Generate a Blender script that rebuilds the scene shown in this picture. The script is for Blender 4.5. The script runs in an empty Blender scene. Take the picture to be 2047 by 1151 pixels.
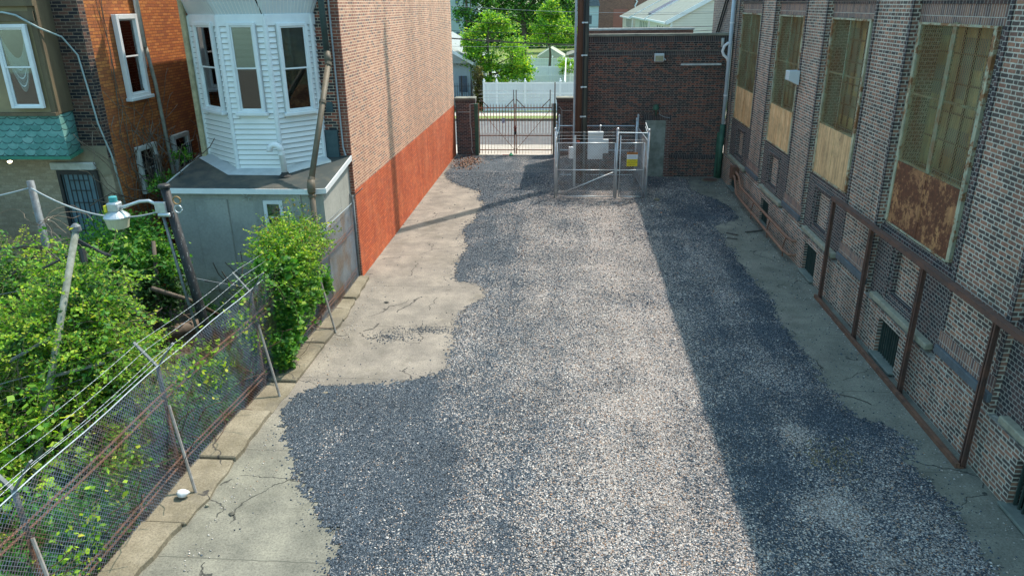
import bpy, math, random
import numpy as np
from mathutils import Vector, Matrix, noise as mnoise
R = math.radians
random.seed(7); rng = np.random.default_rng(7)
sc = bpy.context.scene
col = sc.collection

# ------------------------------------------------------------------ camera
cam_d = bpy.data.cameras.new('camera'); cam = bpy.data.objects.new('camera', cam_d); col.objects.link(cam)
sc.camera = cam
FPX = 1465.0
cam_d.sensor_width = 36.0; cam_d.sensor_fit = 'HORIZONTAL'; cam_d.lens = 36.0*FPX/2047.0
cam_d.clip_start = 0.1; cam_d.clip_end = 3000
PITCH = R(21.10692867); ROLL = R(0.75); YAW = R(4.584236882)
fw = Vector((0, math.cos(PITCH), -math.sin(PITCH))); up0 = Vector((0, math.sin(PITCH), math.cos(PITCH))); rt0 = Vector((1, 0, 0))
rt = rt0*math.cos(ROLL) - up0*math.sin(ROLL); up = rt0*math.sin(ROLL) + up0*math.cos(ROLL)
RZ = Matrix.Rotation(YAW, 3, 'Z'); rt = RZ@rt; up = RZ@up; fw = RZ@fw
cam.matrix_world = Matrix(((rt.x, up.x, -fw.x, 0), (rt.y, up.y, -fw.y, 0), (rt.z, up.z, -fw.z, 7.0), (0, 0, 0, 1)))

# ------------------------------------------------------------------ light
SUN_AZ = math.atan2(0.65, 0.76)      # from +Y towards +X
SUN_EL = R(57.7)
sd = Vector((math.sin(SUN_AZ)*math.cos(SUN_EL), math.cos(SUN_AZ)*math.cos(SUN_EL), math.sin(SUN_EL)))
w = bpy.data.worlds.new("World"); sc.world = w; w.use_nodes = True
wn = w.node_tree; bg = wn.nodes['Background']
sky = wn.nodes.new('ShaderNodeTexSky'); sky.sky_type = 'NISHITA'; sky.sun_disc = False
sky.sun_elevation = SUN_EL; sky.sun_rotation = SUN_AZ; sky.air_density = 1.0; sky.dust_density = 1.5; sky.ozone_density = 1.0
wn.links.new(sky.outputs[0], bg.inputs[0]); bg.inputs[1].default_value = 0.15
tint = wn.nodes.new('ShaderNodeMix'); tint.data_type = 'RGBA'; tint.blend_type = 'MULTIPLY'; tint.inputs[0].default_value = 1.0; tint.inputs[7].default_value = (0.80, 1.04, 0.92, 1)
wn.links.new(sky.outputs[0], tint.inputs[6]); wn.links.new(tint.outputs[2], bg.inputs[0])
sl = bpy.data.lights.new('sun', 'SUN'); sl.energy = 2.15; sl.angle = R(0.6); sl.color = (1.0, 0.87, 0.75)
so = bpy.data.objects.new('sun', sl); col.objects.link(so); so.rotation_euler = sd.to_track_quat('Z', 'Y').to_euler(); so.location = sd*60
sc.view_settings.view_transform = 'Standard'; sc.view_settings.look = 'None'
sc.view_settings.exposure = 1.36; sc.view_settings.gamma = 1.0
sc.render.engine = 'CYCLES'

# ------------------------------------------------------------------ object helpers
ORG = {}
def tag(o, label=None, cat=None, group=None, kind=None):
    if label: o['label'] = label
    if cat: o['category'] = cat
    if group: o['group'] = group
    if kind: o['kind'] = kind
    return o
def thing(name, label, cat, loc=(0, 0, 0), group=None):
    o = bpy.data.objects.new(name, None); col.objects.link(o); o.location = loc; o.empty_display_size = .2
    ORG[o.name] = np.array(loc, float)
    return tag(o, label, cat, group)
def copy_tree(o, parent=None):
    c = o.copy(); col.objects.link(c)
    if parent is not None: c.parent = parent
    for ch in list(o.children): copy_tree(ch, c)
    ORG[c.name] = ORG.get(o.name, np.zeros(3))
    return c
def mkobj(name, V, F, mat, parent=None, smooth=False, attrs=None):
    org = ORG[parent.name] if parent is not None else np.zeros(3)
    me = bpy.data.meshes.new(name)
    V = np.asarray(V, dtype=np.float64)
    if isinstance(F, np.ndarray):
        n = F.shape[0]; k = F.shape[1]
        me.vertices.add(len(V)); me.vertices.foreach_set('co', (V-org).astype(np.float32).ravel())
        me.loops.add(n*k); me.loops.foreach_set('vertex_index', F.astype(np.int32).ravel())
        me.polygons.add(n); me.polygons.foreach_set('loop_start', np.arange(0, n*k, k, dtype=np.int32))
        try: me.polygons.foreach_set('loop_total', np.full(n, k, dtype=np.int32))
        except Exception: pass
        me.update(calc_edges=True)
    else:
        me.from_pydata([tuple(v) for v in (V-org)], [], F); me.update()
    if smooth: me.polygons.foreach_set('use_smooth', np.ones(len(me.polygons), dtype=bool))
    if attrs:
        for k, a in attrs.items():
            at = me.attributes.new(k, 'FLOAT', 'POINT'); at.data.foreach_set('value', np.asarray(a, dtype=np.float32))
    me.materials.append(mat)
    o = bpy.data.objects.new(name, me); col.objects.link(o)
    if parent is not None: o.parent = parent
    ORG[o.name] = org
    return o
class MB:
    def __init__(s): s.v = []; s.f = []; s.k = []
    def add(s, V, F):
        s.k.append((list(V), list(F))); b = len(s.v); s.v += [tuple(map(float, p)) for p in V]; s.f += [tuple(b+i for i in f) for f in F]; return s
    def box(s, x0, x1, y0, y1, z0, z1):
        V = [(x, y, z) for z in (z0, z1) for y in (y0, y1) for x in (x0, x1)]
        return s.add(V, [(0, 2, 3, 1), (4, 5, 7, 6), (0, 1, 5, 4), (2, 6, 7, 3), (0, 4, 6, 2), (1, 3, 7, 5)])
    def obox(s, P, Q, depth, z0, z1, off=0.0):
        # box on a vertical face line P->Q (xy), thickness 'depth' outward (right-hand normal dy,-dx), starting 'off'
        P = np.array(P[:2], float); Q = np.array(Q[:2], float); d = (Q-P)/np.linalg.norm(Q-P); n = np.array([d[1], -d[0]])
        a = P+n*off; b = Q+n*off; c = Q+n*(off+depth); e = P+n*(off+depth)
        V = [(*p, z) for z in (z0, z1) for p in (a, b, c, e)]
        return s.add(V, [(0, 1, 2, 3), (7, 6, 5, 4), (0, 4, 5, 1), (1, 5, 6, 2), (2, 6, 7, 3), (3, 7, 4, 0)])
    def prism(s, poly, z0, z1):
        n = len(poly); z0 = z0 if hasattr(z0, '__len__') else [z0]*n; z1 = z1 if hasattr(z1, '__len__') else [z1]*n
        V = [(p[0], p[1], z0[i]) for i, p in enumerate(poly)]+[(p[0], p[1], z1[i]) for i, p in enumerate(poly)]
        F = [tuple(range(n-1, -1, -1)), tuple(range(n, 2*n))]+[(i, (i+1) % n, n+(i+1) % n, n+i) for i in range(n)]
        return s.add(V, F)
    def beam(s, a, b, wx, wz=None, upv=(0, 0, 1)):
        wz = wz or wx; a = Vector(a); b = Vector(b); d = (b-a).normalized(); u = Vector(upv)
        if abs(d.dot(u)) > .95: u = Vector((0, 1, 0))
        r = d.cross(u).normalized()*wx/2; u2 = r.cross(d).normalized()*wz/2
        V = [p+q for p in (a, b) for q in (-r-u2, r-u2, r+u2, -r+u2)]
        return s.add(V, [(0, 1, 2, 3), (7, 6, 5, 4), (0, 4, 5, 1), (1, 5, 6, 2), (2, 6, 7, 3), (3, 7, 4, 0)])
    def tube(s, pts, r, n=8, cap=True):
        pts = [Vector(p) for p in pts]; m = len(pts); rr = r if hasattr(r, '__len__') else [r]*m
        V = []; prev = None
        for i, p in enumerate(pts):
            d = (pts[min(i+1, m-1)]-pts[max(i-1, 0)])
            if d.length < 1e-9: d = Vector((0, 0, 1))
            d.normalize()
            if prev is None:
                u = Vector((0, 0, 1)) if abs(d.z) < .9 else Vector((1, 0, 0)); a = d.cross(u).normalized()
            else:
                a = (prev-d*prev.dot(d)).normalized()
            prev = a; b = d.cross(a)
            for k in range(n):
                t = 2*math.pi*k/n; V.append(p+(a*math.cos(t)+b*math.sin(t))*rr[i])
        F = [(i*n+k, i*n+(k+1) % n, (i+1)*n+(k+1) % n, (i+1)*n+k) for i in range(m-1) for k in range(n)]
        if cap: F += [tuple(range(n-1, -1, -1)), tuple(range((m-1)*n, m*n))]
        return s.add(V, F)
    def lathe(s, prof, c, n=20):
        V = [(c[0]+r*math.cos(2*math.pi*k/n), c[1]+r*math.sin(2*math.pi*k/n), c[2]+z) for r, z in prof for k in range(n)]
        F = [(i*n+k, i*n+(k+1) % n, (i+1)*n+(k+1) % n, (i+1)*n+k) for i in range(len(prof)-1) for k in range(n)]
        F += [tuple(range(n-1, -1, -1)), tuple(range((len(prof)-1)*n, len(prof)*n))]
        return s.add(V, F)
    def build(s, name, mat, parent=None, smooth=False, bevel=0):
        o = mkobj(name, s.v, s.f, mat, parent, smooth)
        if bevel:
            b = o.modifiers.new('bevel', 'BEVEL'); b.width = bevel; b.segments = 1; b.limit_method = 'ANGLE'
        return o
def build_each(mb, name, mat, parent=None, bevel=0):
    return [MB().add(V, F).build(name, mat, parent, bevel=bevel) for V, F in mb.k]
def segs_mesh(S, r, n=3):
    """prisms along many straight segments; S (k,2,3)"""
    S = np.asarray(S, float); a = S[:, 0]; b = S[:, 1]; d = b-a; d /= np.linalg.norm(d, axis=1)[:, None]+1e-12
    u = np.where(np.abs(d[:, 2:3]) < .9, np.array([[0, 0, 1.]]), np.array([[1., 0, 0]]))
    p = np.cross(d, u); p /= np.linalg.norm(p, axis=1)[:, None]; q = np.cross(d, p)
    rr = np.broadcast_to(np.asarray(r, float), (len(S),))[:, None]
    V = np.zeros((len(S), 2*n, 3))
    for k in range(n):
        t = 2*math.pi*k/n; o = (p*math.cos(t)+q*math.sin(t))*rr; V[:, k] = a+o; V[:, n+k] = b+o
    base = (np.arange(len(S))*2*n)[:, None]
    F = np.concatenate([base+np.array([[k, (k+1) % n, n+(k+1) % n, n+k]]) for k in range(n)], 0)
    return V.reshape(-1, 3), F
def polyseg(P):
    P = np.asarray(P, float); return np.stack([P[:-1], P[1:]], 1)

# ------------------------------------------------------------------ node helpers
class NT:
    def __init__(s, name):
        s.m = bpy.data.materials.new(name); s.m.use_nodes = True; s.nt = s.m.node_tree; s.b = s.nt.nodes['Principled BSDF']
        s.out = s.nt.nodes['Material Output']
    def n(s, t, ins=None, **props):
        x = s.nt.nodes.new(t)
        for k, v in props.items(): setattr(x, k, v)
        for k, v in (ins or {}).items():
            if isinstance(v, bpy.types.NodeSocket): s.nt.links.new(v, x.inputs[k])
            else:
                try: x.inputs[k].default_value = v
                except Exception: x.inputs[k].default_value = (*v, 1.0) if len(v) == 3 else v
        return x
    def math(s, op, a, b=0.0, c=None):
        ins = {0: a, 1: b}
        if c is not None: ins[2] = c
        return s.n('ShaderNodeMath', ins, operation=op).outputs[0]
    def ramp(s, fac, stops, interp='LINEAR'):
        x = s.n('ShaderNodeValToRGB', {0: fac}); x.color_ramp.interpolation = interp; e = x.color_ramp.elements
        while len(e) < len(stops): e.new(0.5)
        for i, (p, c) in enumerate(stops):
            e[i].position = p; e[i].color = (*c, 1) if hasattr(c, '__len__') else (c, c, c, 1)
        return x.outputs[0]
    def mix(s, fac, a, b, blend='MIX'):
        x = s.n('ShaderNodeMix', data_type='RGBA', blend_type=blend)
        for k, v in ((0, fac), (6, a), (7, b)):
            if isinstance(v, bpy.types.NodeSocket): s.nt.links.new(v, x.inputs[k])
            else: x.inputs[k].default_value = v if k == 0 else ((*v, 1) if hasattr(v, '__len__') else (v, v, v, 1))
        return x.outputs[2]
    def pos(s, scale=(1, 1, 1)):
        g = s.n('ShaderNodeNewGeometry').outputs['Position']
        if scale == (1, 1, 1): return g
        return s.n('ShaderNodeMapping', {0: g, 3: scale}).outputs[0]
    def noise(s, scale, detail=4, rough=.6, vec=None, dist=0.0):
        return s.n('ShaderNodeTexNoise', {'Vector': vec if vec is not None else s.pos(), 'Scale': scale, 'Detail': detail, 'Roughness': rough, 'Distortion': dist}).outputs['Fac']
    def bump(s, h, strength=.3, dist=.01):
        x = s.n('ShaderNodeBump', {'Strength': strength, 'Distance': dist, 'Height': h}); s.nt.links.new(x.outputs[0], s.b.inputs['Normal'])
    def set(s, **k):
        for a, v in k.items():
            a = {'color': 'Base Color', 'rough': 'Roughness', 'metal': 'Metallic', 'spec': 'Specular IOR Level', 'alpha': 'Alpha'}.get(a, a)
            if isinstance(v, bpy.types.NodeSocket): s.nt.links.new(v, s.b.inputs[a])
            else: s.b.inputs[a].default_value = (*v, 1) if (hasattr(v, '__len__') and len(v) == 3) else v
        return s.m

def simple(name, c1, c2=None, scale=6, rough=.7, metal=0, bump=0.0, detail=5, stretch=(1, 1, 1), p=(0.35, 0.65), spec=.4):
    t = NT(name); f = t.noise(scale, detail, .65, t.pos(stretch))
    c2 = c2 or tuple(x*.7 for x in c1)
    t.set(color=t.ramp(f, [(p[0], c1), (p[1], c2)]), rough=rough, metal=metal, spec=spec)
    if bump: t.bump(t.noise(scale*6, 4, .7), bump, .01)
    return t.m

def brick(name, cols, mortar, ch=.0735, st=.215, hd=.115, mw=.013, flemish=True, swap=False, dirt=(.25, (.03, .03, .03)), stains=1.2, rough=.85, off=.5, bump=.35, extra=None, lum=.35):
    t = NT(name); g = t.n('ShaderNodeNewGeometry'); p = t.n('ShaderNodeSeparateXYZ', {0: g.outputs['Position']}); nn = t.n('ShaderNodeSeparateXYZ', {0: g.outputs['Normal']})
    ax = t.math('GREATER_THAN', t.math('ABSOLUTE', nn.outputs[0]), .6)
    u = t.math('ADD', t.math('MULTIPLY', p.outputs[1], ax), t.math('MULTIPLY', p.outputs[0], t.math('SUBTRACT', 1.0, ax)))
    v = p.outputs[2]
    if swap: u, v = v, u
    wob = t.math('MULTIPLY', t.math('SUBTRACT', t.noise(9, 2, .5), .5), .012)
    v = t.math('ADD', v, wob)
    vr = t.math('DIVIDE', v, ch); row = t.math('FLOOR', vr); fv = t.math('SUBTRACT', vr, row)
    P = st+hd if flemish else st
    par = t.math('FLOORED_MODULO', row, 2.0)
    uu = t.math('ADD', t.math('DIVIDE', u, P), t.math('MULTIPLY', par, off))
    cell = t.math('FLOOR', uu); fu = t.math('SUBTRACT', uu, cell)
    if flemish:
        k = st/P
        isH = t.math('GREATER_THAN', fu, k)
        s1 = t.math('MULTIPLY', t.math('MINIMUM', fu, t.math('SUBTRACT', k, fu)), P)
        s2 = t.math('MULTIPLY', t.math('MINIMUM', t.math('SUBTRACT', fu, k), t.math('SUBTRACT', 1.0, fu)), P)
        du = t.math('MAXIMUM', s1, s2); cell = t.math('ADD', cell, t.math('MULTIPLY', isH, .5))
    else:
        isH = 0.0
        du = t.math('MULTIPLY', t.math('MINIMUM', fu, t.math('SUBTRACT', 1.0, fu)), P)
    dv = t.math('MULTIPLY', t.math('MINIMUM', fv, t.math('SUBTRACT', 1.0, fv)), ch)
    dd = t.math('MINIMUM', du, dv)
    fine = t.noise(60, 2, .5)
    mask = t.n('ShaderNodeMapRange', {0: t.math('ADD', dd, t.math('MULTIPLY', t.math('SUBTRACT', fine, .5), .004)), 1: mw*.35, 2: mw*.65, 3: 1.0, 4: 0.0}).outputs[0]
    idv = t.n('ShaderNodeCombineXYZ', {0: cell, 1: row, 2: 3.3}).outputs[0]
    wn_ = t.n('ShaderNodeTexWhiteNoise', {'Vector': idv}, noise_dimensions='3D')
    bc = t.ramp(wn_.outputs['Value'], [(i/len(cols), c) for i, c in enumerate(cols)], 'CONSTANT')
    if flemish: bc = t.mix(t.math('MULTIPLY', isH, .45), bc, cols[-1])
    big = t.noise(stains, 5, .65)
    bc = t.mix(1.0, bc, t.ramp(t.noise(25, 4, .7), [(.25, 1-lum), (.75, 1+lum*.4)]), 'MULTIPLY')
    mc = t.mix(1.0, mortar, t.ramp(t.noise(14, 3, .6), [(.3, .75), (.7, 1.1)]), 'MULTIPLY')
    c = t.mix(mask, bc, mc)
    c = t.mix(t.n('ShaderNodeMapRange', {0: big, 1: .48, 2: .75, 3: 0.0, 4: dirt[0]}).outputs[0], c, dirt[1])
    if extra: c = extra(t, c, p)
    t.set(color=c, rough=rough, spec=.25)
    t.bump(t.math('SUBTRACT', t.math('MULTIPLY', fine, .25), mask), bump, .008)
    return t.m
# ------------------------------------------------------------------ materials
def streaks(lo, sc_=1.0, hi=1.12):
    def fn(t, c, p):
        s = t.noise(1.3*sc_, 6, .7, t.pos((1, 1, .13))); return t.mix(1.0, c, t.ramp(s, [(.36, lo), (.58, 1.0), (.72, hi)]), 'MULTIPLY')
    return fn
B_FACT = brick('factory_brick', [(.40, .20, .14), (.25, .14, .11), (.46, .24, .16), (.15, .11, .095), (.34, .18, .13), (.12, .095, .085)], (.66, .61, .51), dirt=(.4, (.17, .135, .10)), stains=.45, mw=.020, extra=streaks(.66))
B_FACT_D = brick('factory_quoin_brick', [(.10, .07, .07), (.06, .05, .055), (.13, .08, .075), (.05, .045, .05)], (.38, .36, .32), st=.115, flemish=False, dirt=(.3, (.03, .03, .03)), mw=.013)
B_FACT_S = brick('factory_soldier_brick', [(.26, .15, .12), (.17, .11, .10), (.32, .18, .13)], (.50, .47, .41), swap=True, flemish=False, st=.24, off=0, mw=.013)
B_BACK = brick('annex_brick', [(.19, .075, .052), (.06, .045, .045), (.24, .085, .055), (.12, .06, .05), (.045, .04, .04)], (.30, .25, .21), dirt=(.55, (.035, .032, .034)), stains=.8)
B_BACK_S = brick('annex_soldier_brick', [(.06, .045, .045), (.09, .06, .055), (.05, .045, .05)], (.24, .22, .20), swap=True, flemish=False, st=.24, off=0, dirt=(.4, (.03, .03, .03)))
B_PIL = brick('pillar_brick', [(.15, .08, .065), (.10, .065, .06), (.19, .09, .07), (.07, .05, .05)], (.36, .33, .30), flemish=False)
B_LEFT = brick('tan_side_brick', [(.50, .235, .16), (.60, .30, .20), (.42, .205, .155), (.64, .33, .22), (.46, .20, .14), (.27, .17, .15)], (.88, .64, .45), flemish=False, st=.225, dirt=(.22, (.42, .27, .20)), stains=.4, mw=.022, extra=streaks(.80, .7, 1.06))
B_PAINT = brick('painted_red_brick', [(.66, .155, .065), (.60, .135, .06), (.72, .18, .075), (.54, .135, .07)], (.36, .075, .035), flemish=False, st=.225, dirt=(.4, (.74, .27, .13)), stains=1.3, mw=.014, extra=streaks(.78, 1.5, 1.15))
B_FRONT = brick('rear_facade_brick', [(.26, .085, .06), (.05, .045, .05), (.30, .10, .065), (.07, .055, .055), (.035, .04, .045)], (.55, .47, .36), flemish=False, st=.225, dirt=(.25, (.04, .04, .045)), stains=1.0)
B_FRONT_R = brick('rear_facade_red_brick', [(.24, .08, .055), (.29, .10, .065), (.20, .075, .055)], (.46, .37, .29), flemish=False, st=.225)
B_ORANGE = brick('orange_side_brick', [(.56, .20, .06), (.50, .165, .055), (.62, .24, .075), (.42, .14, .055)], (.22, .085, .045), flemish=False, st=.225, dirt=(.45, (.17, .07, .04)), stains=.8, mw=.015)
B_ROWREAR = brick('sooty_rear_brick', [(.10, .06, .05), (.04, .035, .04), (.16, .08, .06), (.03, .03, .035)], (.27, .21, .16), flemish=False, st=.225, dirt=(.5, (.03, .03, .03)), stains=1.0)
B_BEIGE = brick('beige_painted_brick', [(.42, .34, .24), (.38, .31, .22), (.45, .37, .27)], (.35, .29, .21), flemish=False, st=.225, mw=.01)
B_WING = brick('upper_wing_brick', [(.34, .20, .16), (.27, .16, .14), (.38, .24, .19), (.20, .13, .12)], (.55, .47, .40), flemish=True)
B_FAR = brick('far_red_brick', [(.26, .13, .10), (.22, .11, .09), (.30, .15, .11)], (.30, .20, .16), flemish=False)

def m_concrete(name='old_concrete', pal=((.165, .15, .13), (.25, .222, .19), (.34, .30, .25)), joints=1.0):
    t = NT(name); f = t.noise(1.3, 6, .7); f2 = t.noise(30, 5, .75)
    c = t.ramp(f, [(.3, pal[0]), (.5, pal[1]), (.7, pal[2])])
    c = t.mix(1.0, c, t.ramp(f2, [(.3, .55), (.5, .98), (.72, 1.28)]), 'MULTIPLY')
    # dark specks of aggregate
    vo = t.n('ShaderNodeTexVoronoi', {'Vector': t.pos(), 'Scale': 55.0}); r = t.n('ShaderNodeSeparateXYZ', {0: vo.outputs['Color']}).outputs[0]
    sp = t.math('MULTIPLY', t.math('GREATER_THAN', r, .86), t.math('LESS_THAN', vo.outputs['Distance'], .33))
    c = t.mix(t.math('MULTIPLY', sp, .6), c, (.10, .10, .10))
    # stains
    st = t.n('ShaderNodeMapRange', {0: t.noise(.8, 6, .75, t.pos((1, .7, 1))), 1: .52, 2: .68, 3: 0.0, 4: .75}).outputs[0]
    c = t.mix(st, c, (.15, .135, .11))
    # cracks: thin edges of a distorted cell pattern
    pv = t.n('ShaderNodeVectorMath', {0: t.pos(), 1: t.n('ShaderNodeVectorMath', {0: t.n('ShaderNodeTexNoise', {'Vector': t.pos(), 'Scale': 1.6, 'Detail': 6.0}).outputs['Color'], 3: .9}, operation='SCALE').outputs[0]}, operation='ADD').outputs[0]
    vc = t.n('ShaderNodeTexVoronoi', {'Vector': t.n('ShaderNodeMapping', {0: pv, 3: (1, 1, 0)}).outputs[0], 'Scale': .38}, feature='DISTANCE_TO_EDGE').outputs['Distance']
    crk = t.math('MULTIPLY', t.n('ShaderNodeMapRange', {0: vc, 1: .002, 2: .006, 3: 1.0, 4: 0.0}).outputs[0], t.math('GREATER_THAN', t.noise(.9, 2, .5), .47))
    c = t.mix(crk, c, (.07, .065, .06))
    # joints across the slab
    py = t.n('ShaderNodeSeparateXYZ', {0: t.pos()}).outputs[1]
    fy = t.math('ABSOLUTE', t.math('SUBTRACT', t.math('FLOORED_MODULO', t.math('ADD', t.math('ADD', py, 1.4), t.math('MULTIPLY', t.noise(3, 4, .6), .05)), 2.6), 1.3))
    j = t.n('ShaderNodeMapRange', {0: fy, 1: .005, 2: .014, 3: .8*joints, 4: 0.0}).outputs[0]
    c = t.mix(j, c, (.12, .11, .095))
    px_ = t.n('ShaderNodeSeparateXYZ', {0: t.pos()}); wb = t.math('MULTIPLY', t.math('SUBTRACT', t.noise(.6, 4, .6), .5), 3.0)
    shade_tint = t.math('MAXIMUM', t.n('ShaderNodeMapRange', {0: t.math('ADD', px_.outputs[0], wb), 1: 3.6, 2: 5.4, 3: 0.0, 4: .65}).outputs[0], t.n('ShaderNodeMapRange', {0: t.math('ADD', px_.outputs[1], wb), 1: 10.0, 2: 12.5, 3: .6, 4: 0.0}).outputs[0])  # teal cast of the wall shade painted in, likewise at the near end
    c = t.mix(t.math('MULTIPLY', shade_tint, joints), c, t.mix(1.0, c, (.68, .80, .74), 'MULTIPLY'))
    t.set(color=c, rough=.92, spec=.2); t.bump(t.math('SUBTRACT', f2, t.math('MAXIMUM', crk, j)), .35, .01); return t.m
CONC = m_concrete(); CURBM = m_concrete('kerb_concrete', ((.15, .13, .09), (.23, .20, .145), (.33, .29, .22)), 0.0)
def m_gravel():
    t = NT('gravel_bed'); at = t.n('ShaderNodeAttribute', attribute_name='pale').outputs['Fac']
    def layer(scale, z):
        vo = t.n('ShaderNodeTexVoronoi', {'Vector': t.pos(), 'Scale': scale, 'Randomness': 1.0})
        s = t.n('ShaderNodeSeparateXYZ', {0: vo.outputs['Color']}); return vo.outputs['Distance'], s.outputs[0], s.outputs[1], s.outputs[2]
    d, r, g, b = layer(50.0, 0)
    dark = t.ramp(g, [(0, (.028, .042, .058)), (.4, (.063, .086, .112)), (.72, (.108, .137, .168)), (.9, (.17, .20, .23)), (1, (.30, .31, .32))])
    pale = t.ramp(g, [(0, (.24, .22, .21)), (.4, (.42, .385, .36)), (.8, (.70, .645, .60)), (.93, (.40, .26, .17)), (1, (.33, .20, .13))])
    isP = t.math('LESS_THAN', r, at)
    c = t.mix(isP, dark, pale)
    c = t.mix(1.0, c, t.ramp(d, [(.0, 1.1), (.45, .85), (.75, .25)]), 'MULTIPLY')
    d2, r2, g2, b2 = layer(24.0, 0)
    big = t.math('MULTIPLY', t.math('LESS_THAN', r2, t.math('MULTIPLY', at, .16)), t.math('LESS_THAN', d2, .42))
    c = t.mix(big, c, t.ramp(g2, [(0, (.45, .42, .38)), (.6, (.68, .65, .60)), (1, (.5, .36, .26))]))
    c = t.mix(1.0, c, t.ramp(t.noise(.7, 5, .65), [(.3, .8), (.7, 1.15)]), 'MULTIPLY')
    t.set(color=c, rough=.8, spec=.3); t.bump(t.math('SUBTRACT', 1.0, d), .9, .02); return t.m
GRAVEL = m_gravel()
def m_stone(name, stops):
    t = NT(name); r = t.n('ShaderNodeNewGeometry').outputs['Random Per Island']
    t.set(color=t.ramp(r, stops), rough=.75, spec=.35); return t.m
ST_D = m_stone('dark_stone', [(0, (.024, .038, .056)), (.5, (.058, .085, .12)), (.85, (.11, .14, .175)), (1, (.24, .245, .25))])
ST_P = m_stone('pale_stone', [(0, (.25, .235, .22)), (.45, (.46, .425, .395)), (.82, (.76, .70, .65)), (.92, (.5, .32, .2)), (1, (.33, .17, .10))])
def m_leaf(name, stops, trans=.35):
    t = NT(name); r = t.n('ShaderNodeNewGeometry').outputs['Random Per Island']; c = t.ramp(r, stops)
    t.set(color=c, rough=.55, spec=.3)
    tr = t.n('ShaderNodeBsdfTranslucent', {0: t.mix(1.0, c, (1.3, 1.35, .5), 'MULTIPLY')})
    mx = t.n('ShaderNodeMixShader', {0: trans, 1: t.b.outputs[0], 2: tr.outputs[0]}); t.nt.links.new(mx.outputs[0], t.out.inputs[0]); return t.m
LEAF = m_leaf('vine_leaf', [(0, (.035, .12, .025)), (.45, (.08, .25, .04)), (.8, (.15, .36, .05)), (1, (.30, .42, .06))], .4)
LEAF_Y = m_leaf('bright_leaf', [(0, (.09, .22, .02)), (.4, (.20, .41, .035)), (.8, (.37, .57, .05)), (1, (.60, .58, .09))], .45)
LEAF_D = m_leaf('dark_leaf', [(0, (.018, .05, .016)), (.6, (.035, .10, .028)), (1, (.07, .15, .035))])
LEAF_R = m_leaf('mixed_leaf', [(0, (.04, .09, .02)), (.6, (.10, .17, .03)), (.85, (.22, .20, .04)), (1, (.32, .12, .06))])
TWIG = simple('dry_twig', (.24, .19, .14), (.14, .10, .075), 12)
BARK = simple('bark', (.16, .12, .09), (.08, .06, .045), 10, bump=.4, stretch=(1, 1, .3))
GALV = simple('galvanised_steel', (.58, .62, .64), (.46, .50, .53), 10, rough=.4, metal=.55, bump=.05)
GALV_D = simple('weathered_galvanised', (.20, .225, .235), (.13, .14, .145), 14, rough=.65, metal=.4)
WIREM = simple('fence_wire', (.40, .44, .47), (.30, .27, .25), 3, rough=.5, metal=.5, p=(.45, .6))
RUST = simple('rusty_steel', (.21, .10, .06), (.10, .055, .04), 5, rough=.85, bump=.2)
RUST_L = simple('light_rust', (.34, .17, .10), (.20, .11, .08), 6, rough=.85, bump=.2)
RUST_D = simple('dark_rusty_paint', (.10, .06, .048), (.19, .085, .055), 4, rough=.7, p=(.4, .75))
IRON = simple('rusty_iron_pickets', (.42, .18, .10), (.22, .11, .07), 6, rough=.75)
WHITE = simple('white_paint', (.78, .80, .80), (.68, .71, .72), 2.5, rough=.5)
WHITE_G = simple('grimy_white', (.60, .62, .60), (.42, .43, .40), 5, rough=.7)
SIDING = simple('white_vinyl_siding', (.84, .84, .83), (.77, .78, .77), 1.5, rough=.45)
VINYL_P = simple('vinyl_fence_panel', (.78, .80, .80), (.70, .72, .72), .8, rough=.5)
VINYL = simple('white_vinyl_fence', (.90, .90, .89), (.84, .84, .83), 1.0, rough=.4)
CREAM = simple('cream_siding', (.70, .67, .58), (.64, .61, .53), .8, rough=.6)
PVC = simple('white_pvc', (.80, .81, .82), (.7, .72, .74), 4, rough=.35)
PIPE_G = simple('green_iron_pipe', (.05, .14, .09), (.035, .09, .065), 5, rough=.6)
PIPE_B = simple('brown_drain_pipe', (.17, .13, .085), (.10, .085, .06), 4, rough=.6)
PIPE_T = simple('teal_drain_pipe', (.05, .085, .085), (.035, .055, .055), 4, rough=.55)
DARKMET = simple('black_metal', (.02, .022, .025), (.035, .035, .035), 4, rough=.5)
BLACKPAINT = simple('peeling_black_paint', (.02, .02, .022), (.17, .18, .18), 26, rough=.6, p=(.60, .66), stretch=(1, 1, .35))
ASPH_ROOF = simple('roof_felt', (.045, .055, .052), (.16, .135, .10), .8, rough=.85, bump=.15, p=(.45, .7))
FLASH = simple('grey_flashing', (.52, .55, .55), (.42, .45, .45), 3, rough=.6)
ASPHALT = simple('street_asphalt', (.13, .13, .135), (.17, .165, .16), 2, rough=.9, bump=.1)
WALK = simple('sidewalk_concrete', (.48, .42, .36), (.55, .49, .42), 1.5, rough=.9)
GRASSM = simple('verge_grass', (.13, .20, .045), (.20, .24, .07), 12, rough=.9, bump=.4)
SOIL = simple('dark_soil', (.06, .048, .035), (.10, .08, .055), 5, rough=.95, bump=.5)
SAND = simple('sandstone', (.38, .35, .26), (.24, .23, .17), 5, rough=.9, bump=.3)
COPING = simple('stone_coping', (.26, .25, .20), (.15, .15, .125), 3, rough=.9, bump=.2)
BLACKHOLE = simple('dark_interior', (.008, .009, .01), (.012, .012, .013), 3, rough=.9, spec=.05)
INFILL = simple('render_infill', (.30, .32, .28), (.18, .20, .17), 2.2, rough=.9, bump=.2, p=(.4, .6))
YELLOW_D = simple('yellowed_downspout', (.50, .44, .27), (.30, .27, .17), 6, rough=.7)
BROWNWOOD = simple('brown_trim', (.17, .13, .075), (.12, .09, .055), 3, rough=.8, stretch=(1, 1, .3))
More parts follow.
